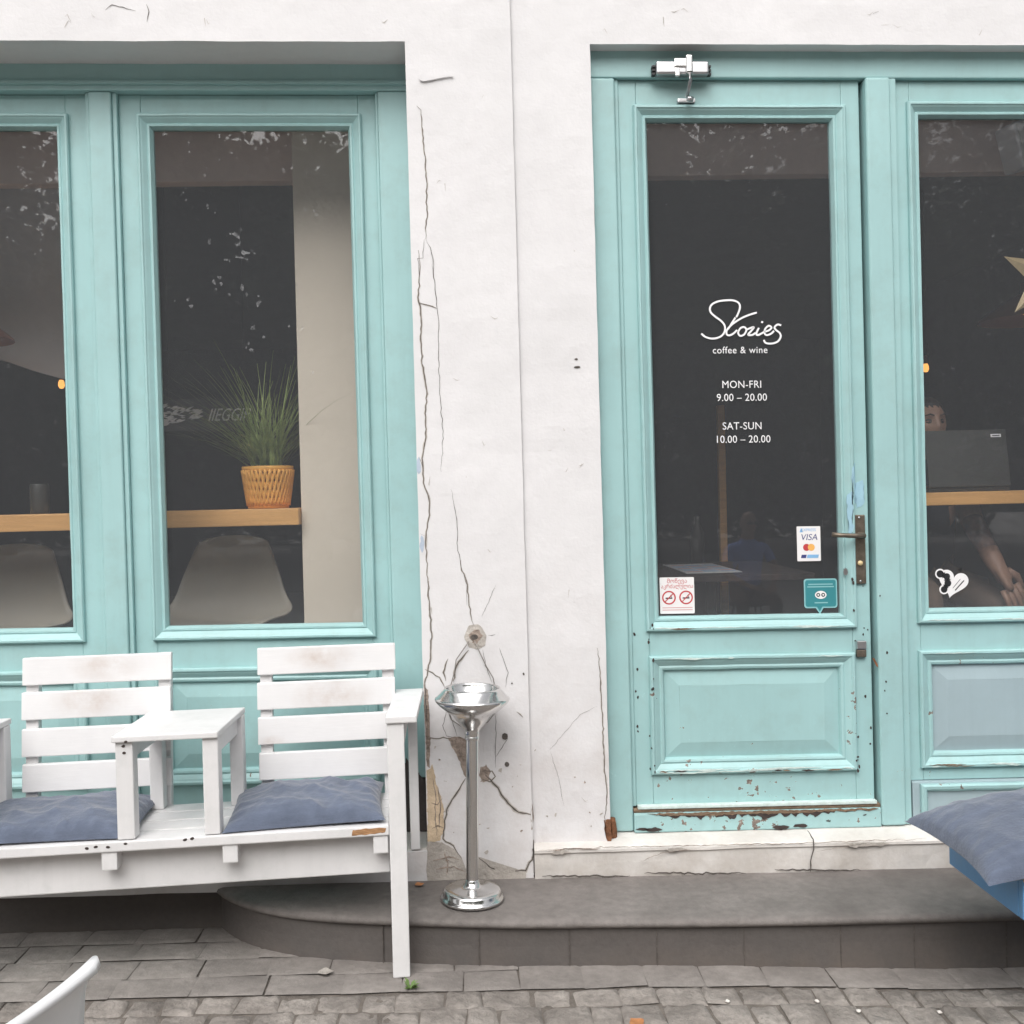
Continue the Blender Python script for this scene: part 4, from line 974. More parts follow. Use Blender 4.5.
leaf_thing(.41, -.71, .0, .05, 2.1, 'pale orange dry leaf on the cobbles near the bottom edge')
leaf_thing(-.49, -.36, .004, .05, .1, 'dark brown curled leaf on the slabs under the white bench', 'bare')
wd = MB(); rg = random.Random(2)
for k in range(16):
    a = rg.uniform(0, 6.28); L = rg.uniform(.012, .03); q = rg.uniform(.4, 1.2)
    d = Vector((math.cos(a), math.sin(a), 0)); n = Vector((-d.y, d.x, 0)) * .005
    vs = [Vector((0, 0, 0)), d * L * .5 + n + Vector((0, 0, L * q * .6)), d * L + Vector((0, 0, L * q * .8)), d * L * .5 - n + Vector((0, 0, L * q * .6))]
    wd.add(vs, [[0, 1, 2, 3]], 'weed')
o = wd.build('weed'); o.location = S(-.225, -.47, .0); tag(o, 'tiny green weed growing in the paving joint below the bench leg', 'weed')
for n_, (px_, y, z) in enumerate(((.95, -.60, -.032), (1.05, -.655, -.032), (.69, -.60, -.03), (1.28, -.66, -.03))):
    m = MB(); b = bmesh.new(); bmesh.ops.create_icosphere(b, subdivisions=2, radius=.007)
    for v in b.verts: v.co *= 1 + .4 * noise.noise(v.co * 160 + Vector((n_, 0, 0))); v.co.z *= .5
    m.bm(b, 'pebble', True); o = m.build('pebble'); o.location = S(px_, y, gz(px_) + .004)
    tag(o, 'tiny pale crumb of plaster lying on the cobbles', 'pebble', 'pale crumbs on the cobbles')
# ------------------------------------------------------------------ the room behind the glass
rm = MB(); rm.box(-4.15, 4.35, .305, 9.2, .20, .35, 'floorwood', 0); rm.build('interior_floor', house)
rm = MB(); rm.box(-4.15, 4.35, .305, 9.2, 3.35, 3.45, 'ceil', 0); rm.build('interior_ceiling', house)
rm = MB(); rm.box(-4.25, -4.1505, .305, 9.2, .2, 3.45, 'roomwall', 0); rm.box(4.3505, 4.45, .305, 9.2, .2, 3.45, 'roomwall', 0)
rm.box(-4.25, 4.45, 9.2005, 9.3, .2, 3.45, 'roomwall', 0); rm.build('interior_wall', house)
rm = MB(); rm.box(-4.15, 4.35, .80, .87, 2.787, 3.3495, 'beam', .006); rm.build('ceiling_beam', house)
rm = MB(); rm.box(-.688, -.24, .60, .7995, .35, 3.3495, 'column', .006); rm.build('column', house, False)
rm = MB()
pts = [(-4.14, 2.36), (-3.0, 2.30), (-2.6, 2.24), (-2.2, 2.155), (-2.05, 2.10), (-1.938, 2.066), (-1.82, 2.045), (-1.74, 2.04)]
vs = []; n = len(pts)
for y in (1.4, 1.52):
    vs += [(x, y, z) for x, z in pts] + [(pts[-1][0], y, 3.349), (pts[0][0], y, 3.349)]
N = n + 2
rm.add(vs, [list(range(N))[::-1], list(range(N, 2 * N))] + [[i, (i + 1) % N, N + (i + 1) % N, N + i] for i in range(N)], 'greywall')
rm.build('grey_bulkhead', house)
rm = MB(); rm.box(1.372, 1.412, 2.2, 2.24, .35, 1.942, 'pinewood', .004); rm.build('timber_post', house)

def counter(x0, x1, th, label):
    o = MB(); o.box(x0, x1, .55, .90, 1.431 - th, 1.431, 'pinewood', .004)
    for k in (1, 2): pass
    c_ = empty('window_counter', (x0, .55, .35), (0, 0, 0), label, 'counter')
    X = Matrix.Translation((-x0, -.55, -.35)); o.build('counter_top', c_, X=X)
    for xa in (x0 + .12, x1 - (.76 if x0 < 0 else .16)):
        q = MB(); q.box(xa, xa + .04, .82, .86, .351, 1.43 - th, 'black', .002); q.build('leg', c_, X=X)
counter(-2.75, -.69, .066, 'honey coloured wooden window counter ending at the beige column')
counter(1.58, 3.3, .052, 'honey coloured wooden counter carrying the laptop in the right window')

def stool_chair(x, y, z, label):
    c_ = empty('shell_chair', S(x, y, z), (0, 0, 0), label, 'chair', 'taupe chairs at the left window counter')
    m = MB(); shell(m, 'taupe', SIDE); m.build('seat_shell', c_)
    for sx in (-1, 1):
        for sy in (-1, 1):
            m = MB(); m.tube([(sx * .12, sy * .10, .43), (sx * .19, sy * .18, -.137)], .011, 'black', 8); m.build('leg', c_)
    return c_
stool_chair(-1.035, .735, .508, 'taupe moulded shell chair under the counter below the potted plant')
stool_chair(-1.945, .735, .484, 'taupe moulded shell chair under the counter at the left picture edge')

# plant in a woven basket pot
pp = empty('potted_plant', Vector((-.835, .70, 1.432)), (0, 0, 0), 'grassy green plant in an orange woven basket pot on the counter', 'plant')
m = MB(); m.lathe([(0, .004), (.074, .004), (.092, .160)], 'basketgap', 40)
m.lathe([(0, 0), (.081, 0), (.083, .018), (.081, .019)], 'basket', 40); m.lathe([(.097, .148), (.101, .150), (.103, .168), (.100, .170), (.094, .166), (.095, .148)], 'basket', 40)
for sg in (-1, 1):
    for k in range(34):
        pts = []
        for q in range(9):
            t = q / 8; a = 2 * math.pi * k / 34 + sg * t * .40; r_ = .080 + t * .020 + (.0015 if sg > 0 else .0005)
            pts.append((r_ * math.cos(a), r_ * math.sin(a), .012 + t * .142))
        m.tube(pts, .0066, 'basket', 5)
m.build('basket_pot', pp)
m = MB(); rg = random.Random(12)
for k in range(400):
    a = rg.uniform(0, 6.283); inner = k < 270
    L = rg.uniform(.14, .34) if inner else rg.uniform(.3, .56); lean_ = rg.uniform(.1, .95) if inner else rg.uniform(.15, .85); bend = rg.uniform(.35, 1.25)
    d = Vector((math.cos(a) * 1.3 - .30, math.sin(a) * .7, 0)); base = Vector((rg.uniform(-.05, .05), rg.uniform(-.05, .05), .15)); wd_ = rg.uniform(.0022, .0050)
    vs = []
    sd = Vector((-d.y, d.x, 0)).normalized()
    for q in range(7):
        t = q / 6; p = base + d * (L * lean_ * t * (1 + .25 * t)) + Vector((0, 0, L * t * (1 - bend * lean_ * .55 * t)))
        for sg in (-1, 1): vs.append(p + sd * sg * wd_ * (1 - t * .85))
    m.add(vs, [[2 * q, 2 * q + 1, 2 * q + 3, 2 * q + 2] for q in range(6)], 'grass')
m.lathe([(0, .150), (.09, .152)], 'darkwood', 24)
m.build('grass_blades', pp)

jr = MB(); jr.lathe([(0, 0), (.034, 0), (.037, .01), (.037, .115), (.034, .122), (.030, .122), (.033, .11), (.033, .01)], 'laptop', 28)
o = jr.build('jar'); o.location = (-1.77, .75, 1.432); tag(o, 'pale ceramic jar standing on the counter in the left window', 'jar')

def pendant(loc, label, kind):
    p_ = empty('pendant_lamp', loc, (0, 0, 0), label, 'lamp')
    ztop = 3.35 - loc[2]
    m = MB(); m.tube([(0, 0, .1), (0, 0, ztop)], .004, 'black', 6); m.build('cord', p_)
    if kind == 'cone':
        m = MB(); m.lathe([(.235, 0), (.23, .012), (.16, .07), (.07, .12), (.03, .14), (.03, .19), (.0, .195)], 'copper', 40); m.lathe([(.232, .002), (.155, .068), (.066, .117), (.0, .13)], 'copper', 40); m.build('lamp_shade', p_)
        m = MB(); m.lathe([(0, .03), (.02, .035), (.03, .06), (.022, .09), (.012, .115)], 'bulb', 16); m.build('bulb', p_)
    else:
        m = MB(); m.lathe([(.0, .16), (.02, .158), (.022, .10), (.018, .085)], 'black', 16); m.build('socket', p_)
        m = MB(); m.lathe([(0, -.02), (.012, -.017), (.020, 0), (.018, .02), (.012, .035)], 'bulb', 16); m.lathe([(.012, .035), (.011, .09)], 'copper', 16); m.build('bulb', p_)
pendant((-2.235, 1.05, 2.195), 'copper cone pendant lamp at the left picture edge', 'cone')
pendant(tuple(S(-2.545, 3.0, 2.19)), 'small glowing bulb pendant in the left window', 'bulb')
pendant(tuple(S(2.925, 3.0, 2.245)), 'small glowing bulb pendant above the seated man with the laptop', 'bulb')
pendant((2.87, 1.7, 2.30), 'copper cone pendant lamp behind the paper star', 'cone')

# white box added for a pale patch in the glass, paper star
sp = MB(); sp.box(-.11, .11, -.07, .05, -.09, .09, 'plastic', .012, 3); sp.box(-.10, .10, -.0745, -.0705, -.08, .08, 'ceramic', .002)
o = sp.build('pale_patch_box'); o.location = S(2.255, .52, 2.83); o.rotation_euler = (0, R(-14), R(8)); tag(o, 'white speaker box added for a pale patch at the top of the right window', 'placeholder')
sr = MB(); vs = []
for k in range(10):
    a = R(154) + k * math.pi / 5; r_ = .192 if k % 2 == 0 else .076
    vs.append((r_ * math.cos(a), 0, r_ * math.sin(a)))
fr_ = vs + [(0, -.035, 0), (0, .035, 0)]
sr.add(fr_, [[k, (k + 1) % 10, 10] for k in range(10)] + [[(k + 1) % 10, k, 11] for k in range(10)], 'gold')
sr.tube([(0.02, 0, .09), (.02, 0, .98)], .0015, 'black', 5)
o = sr.build('paper_star'); o.location = S(2.298, .50, 2.30); tag(o, 'folded golden paper star hanging at the right picture edge', 'star')

# added board inside, standing in for a street sign mirrored in the glass
sb_ = empty('sign_reflection', S(-1.30, 1.60, 1.885), (0, 0, 0), 'added dark board with a pale winged emblem and slanted letters, standing in for a mirrored street sign', 'sign')
m = MB(); m.box(-.23, .24, 0, .012, -.085, .075, 'roomwall', .003)
m.build('board', sb_)
m = MB()
for x in (-.18, .19): m.tube([(x, .006, .075), (x, .006, 1.45)], .0015, 'black', 5)
m.build('cord', sb_)
m = MB(); rg = random.Random(4)
for k in range(64):
    x = rg.uniform(-.21, -.03); z = .03 - .25 * (x + .2) * .3 + rg.uniform(-.085, .02) * (1 - (x + .2) * 3.5); L = rg.uniform(.02, .055); h = rg.uniform(.003, .0065); t_ = rg.uniform(-.1, .25)
    m.add([(x - L * .5, -.001 - k * .00004, z - L * t_), (x, -.001 - k * .00004, z - h), (x + L * .5, -.001 - k * .00004, z + L * t_), (x, -.001 - k * .00004, z + h)], [[0, 1, 2, 3]], 'paper')
m.build('emblem', sb_)
m = MB(); put_text(m, 'IIEGGIP', .105, -.035, -.002, .088, 'paper', sx=.70, shear=.45); m.build('lettering', sb_)

# ------------------------------------------------------------------ people
def skin_mesh(joints, edges, root=0, levels=2):
    me = bpy.data.meshes.new('sk'); me.from_pydata([j[0] for j in joints], edges, []); o = bpy.data.objects.new('sk', me); COL.objects.link(o)
    md = o.modifiers.new('s', 'SKIN'); md.use_smooth_shade = True
    for i, v in enumerate(me.skin_vertices[0].data):
        r_ = joints[i][1]; v.radius = (r_, r_) if isinstance(r_, (int, float)) else r_; v.use_root = (i == root)
    sb = o.modifiers.new('d', 'SUBSURF'); sb.levels = levels; sb.render_levels = levels
    dg = bpy.context.evaluated_depsgraph_get(); dg.update()
    m2 = bpy.data.meshes.new_from_object(o.evaluated_get(dg))
    vs = [v.co.copy() for v in m2.vertices]; fs = [list(p.vertices) for p in m2.polygons]
    bpy.data.objects.remove(o); bpy.data.meshes.remove(me); bpy.data.meshes.remove(m2)
    return vs, fs
def gs(d2, s_): return math.exp(-d2 / (s_ * s_))
def head_shape(mb, X, sunglasses=False):
    nu, nv = 40, 32; vs, fs = [], []
    for j in range(nv + 1):
        th = math.pi * j / nv
        for i in range(nu):
            ph = 2 * math.pi * i / nu
            x, y, z = math.sin(th) * math.sin(ph), -math.sin(th) * math.cos(ph), math.cos(th)
            px_, py_, pz_ = x * .075, y * .096, z * .120
            if z < -.1: k = (-z - .1); px_ *= 1 - .32 * k; py_ = py_ * (1 - .12 * k) - .010 * k
            if y < 0:
                py_ += .013 * (gs((px_ - .031) ** 2 + (pz_ - .008) ** 2, .019) + gs((px_ + .031) ** 2 + (pz_ - .008) ** 2, .019))   # sockets
                py_ -= .008 * gs((pz_ - .030) ** 2 + px_ ** 2 * .25, .018)                                                            # brow
                py_ -= .024 * gs(px_ ** 2 * 2.4 + (pz_ + .026) ** 2 * .8, .019) + .010 * gs(px_ ** 2 * 3 + (pz_ - .002) ** 2, .018)   # nose
                py_ -= .007 * gs(px_ ** 2 * .5 + (pz_ + .062) ** 2 * 2.2, .018)                                                        # lips
                py_ -= .009 * gs(px_ ** 2 + (pz_ + .100) ** 2, .022)                                                                  # chin
            vs.append((px_, py_, pz_))
    for j in range(nv):
        for i in range(nu): fs.append([j * nu + i, j * nu + (i + 1) % nu, (j + 1) * nu + (i + 1) % nu, (j + 1) * nu + i])
    mb.add(vs, fs, 'skin', True, X)
    for sx in (-1, 1):
        b = bmesh.new(); bmesh.ops.create_uvsphere(b, u_segments=14, v_segments=10, radius=.03)
        for v in b.verts: v.co = Vector((sx * .077 + v.co.x * .28, .012 + v.co.y * .55, -.005 + v.co.z))
        mb.bm(b, 'skin', True, X)
        b = bmesh.new(); bmesh.ops.create_uvsphere(b, u_segments=12, v_segments=8, radius=.0115)
        for v in b.verts: v.co = Vector((v.co.x * 1.05, v.co.y * .9, v.co.z * .26)) + Vector((sx * .031, -.0745, .005))
        mb.bm(b, 'lip', True, X)
        b = bmesh.new(); bmesh.ops.create_uvsphere(b, u_segments=10, v_segments=8, radius=.0040)
        for v in b.verts: v.co += Vector((sx * .031, -.0815, .004))
        mb.bm(b, 'hair', True, X)
        mb.tube([(sx * .014, -.097, .028), (sx * .032, -.099, .034), (sx * .052, -.085, .028)], [.0022, .0034, .0018], 'hair', 6, X=X)
        if sunglasses: mb.tube([(sx * .012, -.104, .006), (sx * .033, -.106, .006), (sx * .055, -.090, .008)], [.014, .016, .012], 'black', 8, X=X)
    mb.tube([(-.022, -.092, -.063), (0, -.0985, -.061), (.022, -.092, -.063)], [.002, .0042, .002], 'lip', 6, X=X)
def hair_shape(mb, X):
    nu, nv = 40, 20; vs, fs = [], []
    for j in range(nv + 1):
        th = math.pi * .66 * j / nv
        for i in range(nu):
            ph = 2 * math.pi * i / nu; x, y, z = math.sin(th) * math.sin(ph), -math.sin(th) * math.cos(ph), math.cos(th)
            lim = (.60 + .10 * noise.noise(Vector((x * 7, 3, 1))) - .25 * max(0, abs(x) - .45)) if y < -.35 else (.05 if y < 0 else -.5)
            k = 1.075 + .02 * noise.noise(Vector((x * 5, y * 5, z * 5)))
            zz = max(z, lim - .02) if z < lim else z
            if z < lim: k = .93
            vs.append((x * .075 * k, y * .096 * k, z * .120 * k))
    for j in range(nv):
        for i in range(nu): fs.append([j * nu + i, j * nu + (i + 1) % nu, (j + 1) * nu + (i + 1) % nu, (j + 1) * nu + i])
    mb.add(vs, fs, 'hair', True, X)
def hand(mb, wrist, tip_dir, palm_n, side, curl=.5, s_=1.0, elbow=None):
    """palm and five separate bent fingers; tip_dir along the hand, palm_n out of the back of the hand"""
    d = Vector(tip_dir).normalized(); n = Vector(palm_n); n = (n - d * n.dot(d)).normalized(); w_ = d.cross(n) * side
    W = Vector(wrist)
    E0 = W + (Vector(elbow) - W).normalized() * .09 if elbow else W - d * .03
    if elbow: mb.tube([E0, W + (E0 - W) * .5, W, W + d * .04 * s_, W + d * .06 * s_], [.041, .039, .034, .031, .018], 'skin', 20)
    vs, fs = skin_mesh([(W - d * .03, (.027 * s_, .024 * s_)), (W + d * .045 * s_, (.036 * s_, .017 * s_)), (W + d * .088 * s_, (.040 * s_, .014 * s_))], [(0, 1), (1, 2)], 0, 2)
    mb.add(vs, fs, 'skin', True)
    for k, (off, L) in enumerate(((-.032, .068), (-.011, .078), (.011, .073), (.031, .057))):
        p = W + d * .080 * s_ + w_ * off * s_; pts = [p - d * .015]; dd = d.copy(); nn = n.copy()
        for q, f in enumerate((.45, .32, .23)):
            a = curl * (.35, .55, .5)[q]; dd, nn = (dd * math.cos(a) - nn * math.sin(a)), (nn * math.cos(a) + dd * math.sin(a))
            p = p + dd * L * f * s_ + w_ * off * .08; pts.append(p.copy())
        mb.tube(pts + [pts[-1] + dd * .004], [.0095 * s_, .0092 * s_, .0085 * s_, .0075 * s_, .004], 'skin', 10)
    p = W + d * .028 * s_ - w_ * .032 * s_; t = (d * .75 - w_ * .65 - n * .1).normalized(); t2 = (d * .95 - w_ * .15 - n * .3).normalized()
    mb.tube([p - t * .012, p + t * .028 * s_, p + t * .028 * s_ + t2 * .03 * s_, p + t * .028 * s_ + t2 * .052 * s_], [.013 * s_, .0125 * s_, .0105 * s_, .006 * s_], 'skin', 10)
def figure(name, loc, label, J, shirt, hands, bald=False, look=(0, 0, 0), tattoo=False):
    """J: joints by name; one continuous body mesh, materials by the limb each face belongs to"""
    p_ = empty(name, loc, (0, 0, 0), label, 'person')
    order = list(J); idx = {k: i for i, k in enumerate(order)}
    E_ = [('pelvis', 'belly'), ('belly', 'chest'), ('chest', 'neck'), ('neck', 'skull')]
    for s_ in 'lr': E_ += [('chest', 'sh' + s_), ('sh' + s_, 'el' + s_), ('el' + s_, 'wr' + s_), ('pelvis', 'hip' + s_), ('hip' + s_, 'kn' + s_), ('kn' + s_, 'an' + s_), ('an' + s_, 'toe' + s_)]
    vs, fs = skin_mesh([J[k] for k in order], [(idx[a], idx[b2]) for a, b2 in E_], idx['pelvis'])
    m = MB(); by = {'skin': [], shirt: [], 'trousers': [], 'black': []}
    if tattoo: by['ink'] = []
    segs = [(Vector(J[a][0]), Vector(J[b2][0]), a, b2) for a, b2 in E_]
    for f in fs:
        c = sum((vs[k] for k in f), Vector()) / len(f); best = None
        for a, b2, na, nb in segs:
            ab = b2 - a; t = max(0, min(1, (c - a).dot(ab) / ab.dot(ab))); dd = (c - a - ab * t).length - .3 * (J[na][1] if isinstance(J[na][1], float) else J[na][1][0])
            if best is None or dd < best[0]: best = (dd, na, nb, t)
        _, na, nb, t = best
        if nb == 'skull' or (nb == 'neck' and t > .75): k = 'skin'
        elif na.startswith('el') : k = 'ink' if (tattoo and t < .72) else 'skin'
        elif na.startswith('sh') and t > .55: k = 'skin'
        elif na.startswith('an'): k = 'black'
        elif na.startswith(('hip', 'kn')) or nb.startswith('hip'): k = 'trousers'
        else: k = shirt
        by[k].append(f)
    for k, ff in by.items():
        if ff: m.add(vs, ff, k, True)
    X = Matrix.Translation(J['skull'][0]) @ Matrix.Rotation(look[2], 4, 'Z') @ Matrix.Rotation(look[0], 4, 'X')
    head_shape(m, X, bald)
    for h in hands: hand(m, *h)
    m.build('body', p_)
    if not bald:
        hm = MB(); hair_shape(hm, X); hm.build('hair', p_)
    return p_
# man with the laptop: joints in metres from the seat point on the floor (facing the window, -y)
J1 = {'pelvis': ((0, .02, .72), .13), 'belly': ((0, .0, .88), .125), 'chest': ((0, -.03, 1.10), .13), 'neck': ((0, -.05, 1.30), .058), 'skull': ((0, -.09, 1.402), .05),
      'shl': ((.19, -.03, 1.18), .062), 'ell': ((.115, -.235, .99), .052), 'wrl': ((.150, -.40, .785), .036),
      'shr': ((-.19, -.03, 1.18), .062), 'elr': ((-.26, -.18, 1.12), .045), 'wrr': ((-.14, -.34, 1.115), .028),
      'hipl': ((.10, .0, .70), .095), 'knl': ((.19, -.40, .60), .066), 'anl': ((.20, -.40, .22), .045), 'toel': ((.21, -.56, .17), .04),
      'hipr': ((-.10, .0, .70), .095), 'knr': ((-.16, -.43, .68), .068), 'anr': ((-.15, -.40, .22), .045), 'toer': ((-.16, -.56, .17), .04)}
man = figure('person', S(2.035, 1.12, .35), 'man in a dark shirt sitting behind the laptop with a tattooed forearm on his knee', J1, 'shirtdark',
    [((.150, -.405, .78), (.36, -.22, -.78), (.25, -.9, .25), 1, .38, 1.3, (.115, -.235, .99)), ((-.14, -.34, 1.115), (.6, -.75, -.02), (0, 0, 1), -1, .4, 1.0)], look=(R(-6), 0, R(3)), tattoo=True)
J2 = {k: (tuple(v[0]), v[1]) for k, v in J1.items()}
J2.update({'ell': ((.25, -.13, .92), .042), 'wrl': ((.08, -.30, .82), .027), 'elr': ((-.27, -.10, .92), .042), 'wrr': ((-.15, -.32, .80), .027), 'shl': ((.18, -.02, 1.17), .06), 'shr': ((-.18, -.02, 1.17), .06),
    'knl': ((.16, -.43, .68), .068), 'anl': ((.15, -.40, .10), .045), 'toel': ((.16, -.56, .05), .04), 'anr': ((-.15, -.40, .10), .045), 'toer': ((-.16, -.56, .05), .04)})
zf = -.10
J2 = {k: ((v[0][0], v[0][1], v[0][2] + (zf if not k.startswith(('an', 'toe')) else 0)), v[1]) for k, v in J2.items()}
fm = figure('person', S(2.665, -6.28, -.13), 'bald man in a blue t-shirt and sunglasses mirrored in the door glass', J2, 'shirtblue',
    [((.08, -.30, .82 + zf), (-.5, -.7, -.1), (0, 0, 1), 1, .5, 1.0), ((-.15, -.32, .80 + zf), (.4, -.8, -.15), (0, 0, 1), -1, .5, 1.0)], bald=True, look=(0, 0, R(-12)))
fm.rotation_euler = (0, 0, R(180))
def stool(x, y, z0, zs, label):
    t_ = empty('bar_stool', (x, y, z0), (0, 0, 0), label, 'stool')
    m = MB(); m.lathe([(0, zs - .035), (.17, zs - .035), (.18, zs - .02), (.17, zs), (0, zs)], 'darkwood', 28); m.build('seat', t_)
    for sx in (-1, 1):
        for sy in (-1, 1):
            m = MB(); m.tube([(sx * .10, sy * .10, zs - .03), (sx * .17, sy * .17, .002)], .011, 'black', 8); m.build('leg', t_)
stool(2.035, 1.14, .35, .60, 'dark stool under the man with the laptop')
stool(2.665, -6.30, -.06, .43, 'low dark stool under the man in the blue t-shirt')

# laptop
lp = empty('laptop', Vector((2.04, .60, 1.432)), (0, 0, 0), 'open dark grey laptop on the right window counter seen from behind', 'laptop')
m = MB(); m.box(-.19, .15, .02, .26, .001, .018, 'laptop', .004, 3); m.build('keyboard_base', lp)
Xl = Matrix.Translation((0, .02, .018)) @ Matrix.Rotation(R(-9), 4, 'X') @ Matrix.Rotation(R(-.2), 4, 'Y')
m = MB(); m.box(-.19, .150, -.010, -.002, .0, .236, 'laptop', .003, 3, X=Xl); m.add([Xl @ Vector(p) for p in ((-.184, -.0015, .008), (.144, -.0015, .008), (.144, -.0015, .230), (-.184, -.0015, .230))], [[0, 1, 2, 3]], 'blackink')
m.box(.085, .128, -.0112, -.0104, .203, .216, 'stickerwhite', .0, X=Xl)
m.box(.091, .122, -.0116, -.0113, .2075, .2115, 'laptop', .0, X=Xl)
m.build('screen_lid', lp)

# table with a menu in the middle of the room
tb_ = empty('cafe_table', (1.15, 1.5, .35), (0, 0, 0), 'dark cafe table behind the door glass with a menu on it', 'table')
m = MB(); m.box(-.38, .38, -.42, .50, .70, .73, 'darkwood', .004); m.build('table_top', tb_)
m = MB(); m.lathe([(0, 0), (.22, 0), (.22, .012), (.04, .03), (.025, .05), (.025, .70)], 'black', 24); m.build('pedestal', tb_)
m = MB(); m.box(-.13, .13, -.29, .31, 0, .004, 'paper', .001)
for k in range(3):
    for q in range(7): m.box(-.115 + k * .08, -.045 + k * .08, -.24 + q * .07, -.215 + q * .07 + .01 * (k % 2), .0042, .0046, 'skyink' if (k + q) % 3 else 'pinkink', 0)
o = m.build('menu'); o.location = (1.10, 1.49, 1.081); tag(o, 'printed paper menu lying on the dark table', 'menu')
m = MB(); m.lathe([(0, 0), (.032, 0), (.036, .10), (.036, .16), (.014, .21), (.013, .25), (0, .25)], 'laptop', 24); o = m.build('bottle'); o.location = (1.18, 1.92, 1.081); tag(o, 'pale bottle standing at the far end of the dark table', 'bottle')

# ------------------------------------------------------------------ trees across the street (seen in the glass)
def make_tree(seed):
    rg = random.Random(seed); t_ = empty('street_tree', (0, 0, 0), (0, 0, 0), 'leafy green street tree across the road mirrored in the glass', 'tree', 'trees across the street')
    m = MB(); m.tube([(0, 0, -.2), (.05, 0, 1.5), (.1, .05, 3), (.0, .1, 5), (.1, 0, 8)], [.32, .26, .22, .15, .04], 'bark', 10)
    for k in range(9):
        a = rg.uniform(0, 6.28); z = rg.uniform(2.6, 6); L = rg.uniform(1.5, 3)
        m.tube([(.05, .05, z), (.5 * L * math.cos(a), .5 * L * math.sin(a), z + L * .45), (L * math.cos(a), L * math.sin(a), z + L * .8)], [.10, .07, .02], 'bark', 7)
    m.build('trunk', t_)
    m = MB(); cl = [(rg.gauss(0, 1.7), rg.gauss(0, 1.5), rg.uniform(2.3, 10.3), rg.uniform(.8, 1.7)) for _ in range(64)]
    vs, fs = [], []
    for cx, cy, cz, r_ in cl:
        k = 1.0 if cz < 7 else .7
        for q in range(150):
            d = Vector((rg.gauss(0, 1), rg.gauss(0, 1), rg.gauss(0, 1))).normalized() * r_ * rg.uniform(.5, 1)
            c = Vector((cx * k, cy * k, cz)) + d; a = Vector((rg.gauss(0, 1), rg.gauss(0, 1), rg.gauss(0, .6))).normalized(); b2 = a.cross(Vector((rg.gauss(0, 1), rg.gauss(0, 1), rg.gauss(0, 1)))).normalized(); s_ = rg.uniform(.10, .20)
            o_ = len(vs); vs += [c - a * s_, c + b2 * s_ * .55, c + a * s_, c - b2 * s_ * .55]; fs.append([o_, o_ + 1, o_ + 2, o_ + 3])
    m.add(vs, fs, 'leaf'); m.build('crown', t_)
    return t_
tr = [make_tree(1), make_tree(2)]
for k, (x, y, rz) in enumerate(((-11, -17, 0), (-6.3, -18.5, 1), (-1.6, -17.2, 2.2), (3.4, -18, .6), (8, -17.3, 3), (12.6, -18.4, 4), (-3.9, -22, 5), (1, -23, 1.5), (6, -22.5, 2.6), (-8.8, -23, .3), (10.6, -23, 3.8), (-17, -20, .4), (-14, -27, 2), (-9.5, -27.5, 1.1), (-5, -28, 3), (-.5, -27.5, 4.4), (4, -28, .2), (8.5, -27.5, 5.1), (13, -28, 2.8), (17, -22, 1.7))):
    o = tr[k] if k < 2 else copy_tree(tr[k % 2])
    o.location = S(x, y, -.02); o.rotation_euler = (0, 0, rz); s_ = (.87 if k < 12 else 1.2) + .05 * math.sin(k * 2.3); o.scale = (s_, s_, s_)
hg_ = MB(); rg = random.Random(9); vs, fs = [], []
for q in range(16000):
    c = Vector((rg.uniform(-18, 18), rg.uniform(-32.5, -31.2), 2.6 * rg.random() ** .8)); a = Vector((rg.gauss(0, 1), rg.gauss(0, 1), rg.gauss(0, .6))).normalized(); b2 = a.cross(Vector((rg.gauss(0, 1), rg.gauss(0, 1), 1))).normalized(); s_ = rg.uniform(.14, .26)
    o_ = len(vs); vs += [c - a * s_, c + b2 * s_ * .6, c + a * s_, c - b2 * s_ * .6]; fs.append([o_, o_ + 1, o_ + 2, o_ + 3])
hg_.add(vs, fs, 'leaf'); o = hg_.build('hedge', None, True); tag(o, 'tall dark hedge behind the street trees', 'hedge')

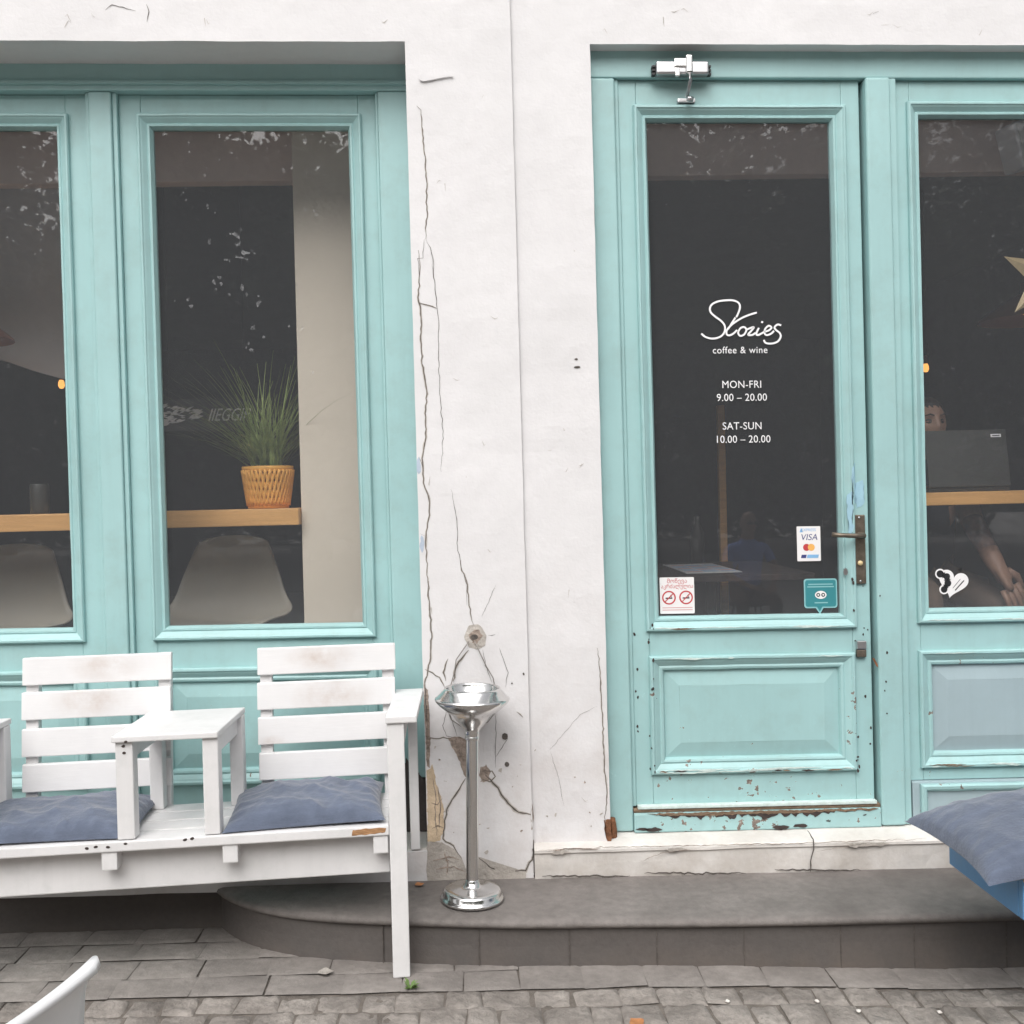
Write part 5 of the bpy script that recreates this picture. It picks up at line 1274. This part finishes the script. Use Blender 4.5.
# ------------------------------------------------------------------ daylight
SUN_EL, SUN_AZ = R(49), R(194)
wd_ = bpy.data.worlds.new('World'); scene.world = wd_; wd_.use_nodes = True
t = wd_.node_tree; bg = t.nodes['Background']
sky = t.nodes.new('ShaderNodeTexSky'); sky.sky_type = 'NISHITA'; sky.sun_disc = False; sky.sun_elevation = SUN_EL; sky.sun_rotation = SUN_AZ
sky.dust_density = 7; sky.air_density = 1.4; sky.ozone_density = .6
hs_ = t.nodes.new('ShaderNodeHueSaturation'); hs_.inputs['Saturation'].default_value = .16
t.links.new(sky.outputs[0], hs_.inputs['Color']); t.links.new(hs_.outputs[0], bg.inputs['Color']); bg.inputs['Strength'].default_value = .15
sd = bpy.data.lights.new('Sun', 'SUN'); sd.energy = SUN_E; sd.angle = R(80); sd.color = (1, .985, .972)
so = bpy.data.objects.new('Sun', sd); COL.objects.link(so)
dirv = Vector((math.sin(SUN_AZ) * math.cos(SUN_EL), math.cos(SUN_AZ) * math.cos(SUN_EL), math.sin(SUN_EL)))
so.rotation_euler = dirv.to_track_quat('Z', 'Y').to_euler(); so.location = (0, -5, 8)

# ------------------------------------------------------------------ camera
yaw, pitch, roll = .03634, .01362, -.024
fwd = Vector((math.sin(yaw) * math.cos(pitch), math.cos(yaw) * math.cos(pitch), -math.sin(pitch)))
right = Vector((math.cos(yaw), -math.sin(yaw), 0)); up = right.cross(fwd)
r2 = right * math.cos(roll) + up * math.sin(roll); u2 = -right * math.sin(roll) + up * math.cos(roll)
cd = bpy.data.cameras.new('Camera'); cam = bpy.data.objects.new('Camera', cd); COL.objects.link(cam)
Mx = Matrix.Identity(4)
for i in range(3): Mx[i][0] = r2[i]; Mx[i][1] = u2[i]; Mx[i][2] = -fwd[i]
Mx[0][3], Mx[1][3], Mx[2][3] = 0, -3.5, 1.45
cam.matrix_world = Mx; cd.sensor_width = 36; cd.lens = 36 * 1026 / 1024; cd.clip_start = .05; cd.clip_end = 300
scene.camera = cam
vs_ = scene.view_settings; vs_.view_transform = 'Standard'; vs_.look = 'None'; vs_.exposure = EXPO; vs_.gamma = 1; vs_.use_curve_mapping = False
scene.render.engine = 'CYCLES'; cy = scene.cycles
cy.use_denoising = True; cy.max_bounces = 8; cy.diffuse_bounces = 4; cy.glossy_bounces = 4; cy.transparent_max_bounces = 12; cy.transmission_bounces = 6
cy.sample_clamp_indirect = 6; cy.caustics_reflective = False; cy.caustics_refractive = False
scene.render.film_transparent = False
